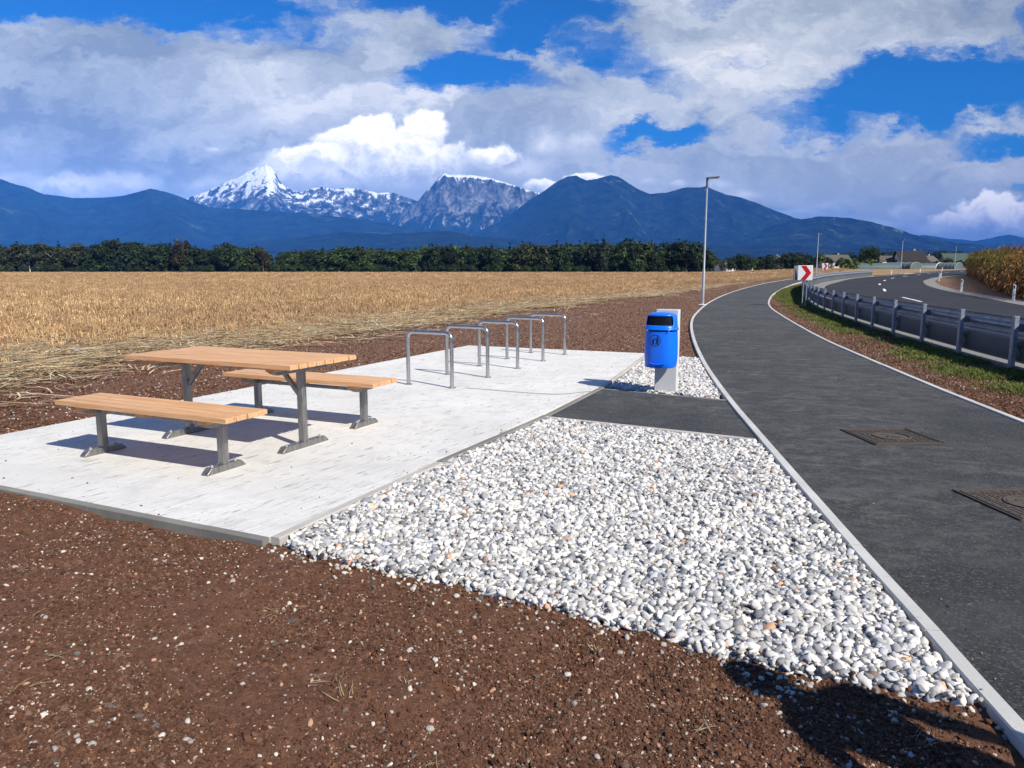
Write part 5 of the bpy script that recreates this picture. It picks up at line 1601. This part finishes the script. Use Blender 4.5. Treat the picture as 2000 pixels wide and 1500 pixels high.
mountain('mountain_range', [(1380, 490), (1450, 460), (1500, 443), (1540, 433), (1560, 430), (1580, 427), (1600, 428), (1640, 430), (1680, 437), (1720, 447), (1760, 460), (1800, 468), (1850, 476), (1900, 481), (1980, 490), (2100, 505)], 10500, 3200, 'mtn_meadow', 51, ustep=2.5)
mountain('mountain_range', [(1600, 500), (1700, 470), (1780, 462), (1830, 468), (1880, 472), (1920, 465), (1945, 460), (1970, 467), (2000, 466), (2100, 455), (2300, 430), (2700, 470)], 19000, 4000, 'mtn_forest', 63, ustep=4, nt=60)
mountain('foothills', [(-700, 470), (-300, 466), (0, 478), (200, 484), (420, 484), (520, 474), (600, 466), (690, 455), (760, 460), (830, 456), (880, 453), (930, 463), (1000, 470), (1100, 478), (1300, 484), (1500, 482), (1700, 486), (1900, 492), (2200, 488), (2600, 480)], 8200, 2200, 'mtn_forest', 77, ustep=4, nt=70, spur=.7)

# white farms and a church high on the slopes
mat('far_white', flat((.80, .79, .76), .9))
# ------------------------------------------------------------------ person beside the camera (casts the shadow at the lower right)
def person():
    o = bpy.data.objects.new('person', bpy.data.meshes.new('person'))
    J = dict(pel=(0, 0, .95, .13), ab=(0, .01, 1.10, .125), ch=(0, .0, 1.30, .145), nk=(0, .004, 1.455, .060), hd0=(0, -.004, 1.515, .058), hd1=(0, -.012, 1.612, .086), top=(0, 0, 1.672, .064),
             ls=(-.17, 0, 1.40, .065), le=(-.235, .03, 1.14, .043), lw=(-.245, -.05, .90, .028), lp=(-.245, -.075, .82, .030),
             rs=(.17, 0, 1.40, .065), re=(.33, .05, 1.15, .045), rw=(.235, -.05, .97, .030), rp=(.20, -.085, .93, .032),
             lh=(-.09, 0, .90, .10), lk=(-.11, -.02, .50, .062), la=(-.12, .02, .09, .042), lt=(-.13, -.16, .04, .04),
             rh=(.09, 0, .90, .10), rk=(.12, -.02, .50, .062), ra=(.14, .02, .09, .042), rt=(.15, -.16, .04, .04), nose=(0, -.092, 1.600, .014))
    E_ = [('pel', 'ab'), ('ab', 'ch'), ('ch', 'nk'), ('nk', 'hd0'), ('hd0', 'hd1'), ('hd1', 'top'), ('ch', 'ls'), ('ls', 'le'), ('le', 'lw'), ('lw', 'lp'), ('ch', 'rs'), ('rs', 're'), ('re', 'rw'), ('rw', 'rp'),
          ('pel', 'lh'), ('lh', 'lk'), ('lk', 'la'), ('la', 'lt'), ('pel', 'rh'), ('rh', 'rk'), ('rk', 'ra'), ('ra', 'rt'), ('hd1', 'nose')]
    names = list(J); pts = [J[k][:3] for k in names]; rad = [J[k][3] for k in names]; ed = [(names.index(a), names.index(b)) for a, b in E_]
    for side, pn in ((-1, 'lp'), (1, 'rp')):                     # fingers and thumb
        px, py, pz_, _ = J[pn]; pi = names.index(pn)
        for f in range(5):
            dx = (-.024 + .016 * f) if f < 4 else -.04; L = (.060, .072, .068, .052, .045)[f]
            a = (px, py + dx if f < 4 else py - .03, pz_ - (.03 if f < 4 else .0)); b = (px + .003, a[1] - .004, a[2] - L * .6); c = (px - side * .016, b[1] - .006, b[2] - L * .45)
            k = len(pts); pts += [a, b, c]; rad += [.0092, .0085, .0070]; ed += [(pi, k), (k, k + 1), (k + 1, k + 2)]
    me = o.data; me.from_pydata(pts, ed, []); me.update(); COL.objects.link(o)
    sk = o.modifiers.new('skin', 'SKIN'); sk.use_smooth_shade = True
    for i, sv in enumerate(me.skin_vertices[0].data):
        sv.radius = (rad[i], rad[i]); sv.use_root = (i == 0)
    ss = o.modifiers.new('subdivision', 'SUBSURF'); ss.levels = 2; ss.render_levels = 2

    def mp(t):
        c = t.coord('Object'); x, y, z = t.sep(c)
        col = t.mix(t.rng(z, .945, .95), (.030, .038, .065), (.05, .07, .06)); col = t.mix(t.rng(z, 1.452, 1.457), col, (.50, .30, .21))
        hand = t.rng(t.m('ABSOLUTE', x), .190, .195); hand = t.m('MULTIPLY', hand, t.rng(z, .895, .89)); col = t.mix(hand, col, (.50, .30, .21))
        col = t.mix(t.rng(z, .10, .09), col, (.03, .03, .03))
        return dict(color=col, rough=.8)
    me.materials.append(mat('person_skin_cloth', mp))
    o.location = (2.27, 1.17, 0.0); o.rotation_euler = (0, 0, R(-140))
    tag(o, 'person standing on the cycle path just outside the picture, casting the shadow at lower right', 'person')
    hm = MB()
    for i in range(7):
        pass
    bm = bmesh.new(); bmesh.ops.create_icosphere(bm, subdivisions=3, radius=1.0)
    for v in list(bm.verts):
        if (v.co.z < .28 and v.co.y < -.35) or (v.co.z < -.12 and v.co.y < .30) or v.co.z < -.72: bm.verts.remove(v)
    from mathutils import noise as mn2
    for v in bm.verts:
        q = 1 + .05 * mn2.noise(v.co * 4)
        v.co = Vector((v.co.x * .090 * q, v.co.y * .098 * q + .002, v.co.z * .108 * q + 1.632))
    hme = bpy.data.meshes.new('hair'); bm.to_mesh(hme); bm.free(); hme.polygons.foreach_set('use_smooth', [True] * len(hme.polygons)); hme.materials.append(MATS['bark'])
    h_ = bpy.data.objects.new('hair', hme); COL.objects.link(h_); h_.parent = o
    sd_ = h_.modifiers.new('thickness', 'SOLIDIFY'); sd_.thickness = .010
    h_.modifiers.new('subdivision', 'SUBSURF').levels = 1
    for sx in (-1, 1):
        MB().tube([(sx * .078, .012, 1.575), (sx * .088, .016, 1.595), (sx * .086, .010, 1.62)], [.008, .013, .009], 10).build('ear', MATS['ear_skin'], o, smooth=True)
        MB().tube([(sx * .030, -.078, 1.622), (sx * .030, -.084, 1.622)], [.010, .006], 12).build('eye', MATS['black_print'], o, smooth=True)
    MB().tube([(-.022, -.082, 1.566), (0, -.087, 1.563), (.022, -.082, 1.566)], .005, 8).build('mouth', MATS['lip'], o, smooth=True)
    return o


mat('ear_skin', flat((.50, .30, .21), .6)); mat('lip', flat((.42, .16, .13), .5))
person()

# ------------------------------------------------------------------ haze: the air of the whole valley
def haze():
    b = MB(); b.box((0, 12000, 1040), (90000, 60000, 2260)); m = bpy.data.materials.new('haze'); m.use_nodes = True
    nt = m.node_tree; nt.nodes.clear(); out = nt.nodes.new('ShaderNodeOutputMaterial'); v = nt.nodes.new('ShaderNodeVolumePrincipled')
    v.inputs['Color'].default_value = (HAZE_COL[0], HAZE_COL[1], HAZE_COL[2], 1); v.inputs['Density'].default_value = HAZE_D; v.inputs['Anisotropy'].default_value = -0.4
    nt.links.new(v.outputs[0], out.inputs['Volume'])
    o = b.build('haze', m); tag(o, kind='stuff')


HAZE_COL = (.06, .30, 1.0)
HAZE_D = 4.0e-5
haze()
